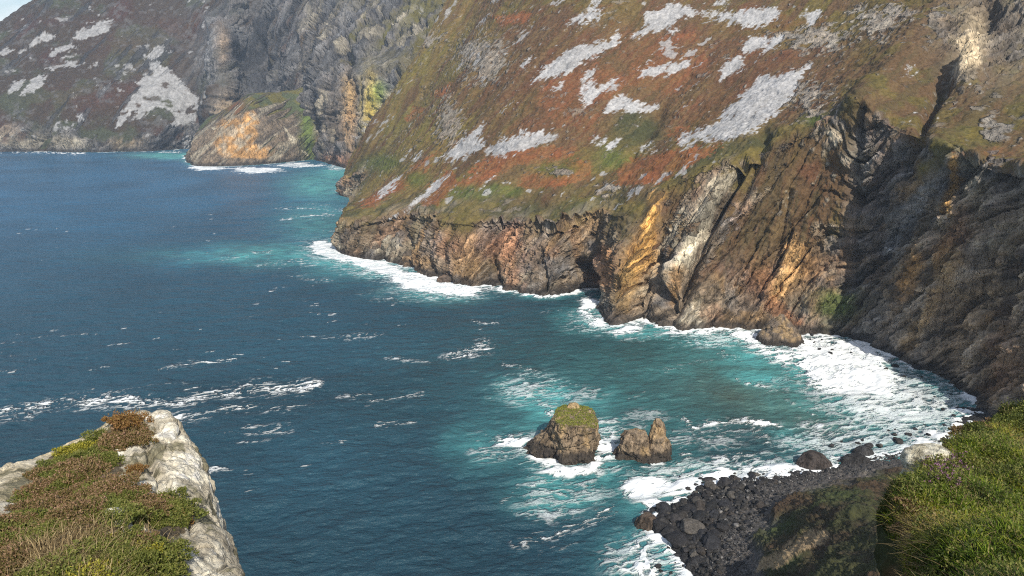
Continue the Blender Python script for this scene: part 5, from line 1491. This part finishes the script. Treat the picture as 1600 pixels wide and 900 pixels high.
for i in range(len(BANK_V)):
    if np.repeat(cp[None], nr, 0).ravel()[i] > 1.6 and np.repeat(rp[:, None], nc, 1).ravel()[i] > 1.6: bkd.insert((qx_[i], qy_[i], 0), i)
bkd.balance()
for (x, y, s) in [(1462, 738, .8), (1485, 748, .85), (1492, 730, .7), (1472, 762, .7), (1505, 752, .6)]:
    e = bpy.data.objects.new('flowering_heather', hm); COL.objects.link(e)
    e.location = Vector(BANK_V[bkd.find((x, y, 0))[1]]); e.rotation_euler = (0, 0, rh.uniform(0, 6.28)); e.scale = (s, s, s * rh.uniform(.9, 1.2))
    tag(e, 'purple flowering heather at the corner of the grassy bank', 'heather', 'purple heather on the bank')
    f_ = bpy.data.objects.new('blossom', fm2); COL.objects.link(f_); f_.parent = e; f_['kind'] = 'stuff'
for (x, y, s) in [(1530, 668, 1.0), (1510, 680, .9), (1495, 700, .9), (1550, 662, .8), (1430, 790, .8), (1428, 830, .7)]:
    put_clump(BANK_V[bkd.find((x, y, 0))[1]], 'pink', s * .8, 'brownish heather tuft along the edge of the grassy bank', 'brown heather on the bank edge')
v, f = ring_rock([(-.5, 0, 0, .36, .26), (-.1, 0, 0, .34, .24), (.05, .02, 0, .30, .22), (.13, .03, 0, .2, .14), (.15, .03, 0, .12, .08)], 70, 40, 1711, .06, .3, pw=2.8)
l = fbm(v[:, 0] / .12, v[:, 1] / .12, v[:, 2] / .12, 4, 1713)
o = mesh_obj('edge_rock', v, f, M_OUT, attrs={'cover': np.clip(mix(np.broadcast_to(C(.33, .30, .22), v.shape), C(.55, .52, .42), sst(-.2, .4, l)), 0, 1), 'rock': np.ones(len(v))})
o.location = Vector(at_t(1452, 712, 7.5)); o.scale = (.66, .75, .66); tag(o, 'pale angular rock protruding from the corner of the grassy bank', 'rock')

#@@LIGHT
# ================================================================== light, haze, camera
hv = [(x, y, z) for x in (-3200, 1500) for y in (-400, 3000) for z in (-25, 760)]
hz = mesh_obj('haze', hv, [(0, 1, 3, 2), (4, 6, 7, 5), (0, 4, 5, 1), (2, 3, 7, 6), (0, 2, 6, 4), (1, 5, 7, 3)], None, smooth=False)
m = bpy.data.materials.new('sea_haze'); m.use_nodes = True
nt = m.node_tree; nt.nodes.remove(nt.nodes['Principled BSDF'])
pv = nt.nodes.new('ShaderNodeVolumePrincipled')
pv.inputs['Color'].default_value = (.62, .78, 1.0, 1); pv.inputs['Density'].default_value = .000085; pv.inputs['Anisotropy'].default_value = 0.0
nt.links.new(pv.outputs[0], nt.nodes['Material Output'].inputs['Volume'])
hz.data.materials.append(m)
tag(hz, 'thin bluish sea haze lying over the bay and mountain', 'haze', kind='stuff')
SUN = np.array([.25, -.715, .62]); SUN /= np.linalg.norm(SUN)
w = bpy.data.worlds.new('World'); scene.world = w; w.use_nodes = True
nt = w.node_tree
bg = nt.nodes['Background']; bg.inputs['Strength'].default_value = .115
sky = nt.nodes.new('ShaderNodeTexSky'); sky.sky_type = 'NISHITA'; sky.sun_disc = False
sky.sun_elevation = math.asin(SUN[2]); sky.sun_rotation = math.atan2(SUN[0], SUN[1])
sky.air_density = 1.0; sky.dust_density = 1.2; sky.ozone_density = 1.0
tcw = nt.nodes.new('ShaderNodeTexCoord')
mpw = nt.nodes.new('ShaderNodeMapping'); mpw.inputs['Scale'].default_value = (1, 1, 2.6); nt.links.new(tcw.outputs['Generated'], mpw.inputs['Vector'])
cn = noise_node(nt, mpw.outputs['Vector'], 5.5, 6, .6)
cm = maprange(nt, cn, .46, .66, 0, .75)
nt.links.new(mix_col(nt, cm, sky.outputs[0], (8.5, 8.8, 9.2)), bg.inputs[0])
sl = bpy.data.lights.new('sun', 'SUN'); sl.energy = 4.7; sl.angle = math.radians(.5); sl.color = (1, .93, .81)
so = bpy.data.objects.new('sun', sl); COL.objects.link(so)
so.rotation_euler = Vector(SUN).to_track_quat('Z', 'Y').to_euler()
so.location = (200, -300, 600)

cam = bpy.data.cameras.new('camera'); co = bpy.data.objects.new('camera', cam); COL.objects.link(co)
co.location = EYE; co.rotation_euler = (math.pi / 2 - PITCH, 0, 0)
cam.sensor_width = 36; cam.lens = 36 * FPX / 1600; cam.clip_start = .1; cam.clip_end = 60000
scene.camera = co
scene.view_settings.view_transform = 'Standard'; scene.view_settings.look = 'None'
scene.view_settings.exposure = 0.27; scene.view_settings.gamma = 1
scene.render.engine = 'CYCLES'
scene.cycles.use_denoising = False; scene.cycles.filter_width = 1.1
scene.cycles.max_bounces = 5; scene.cycles.diffuse_bounces = 3; scene.cycles.glossy_bounces = 2; scene.cycles.volume_bounces = 0
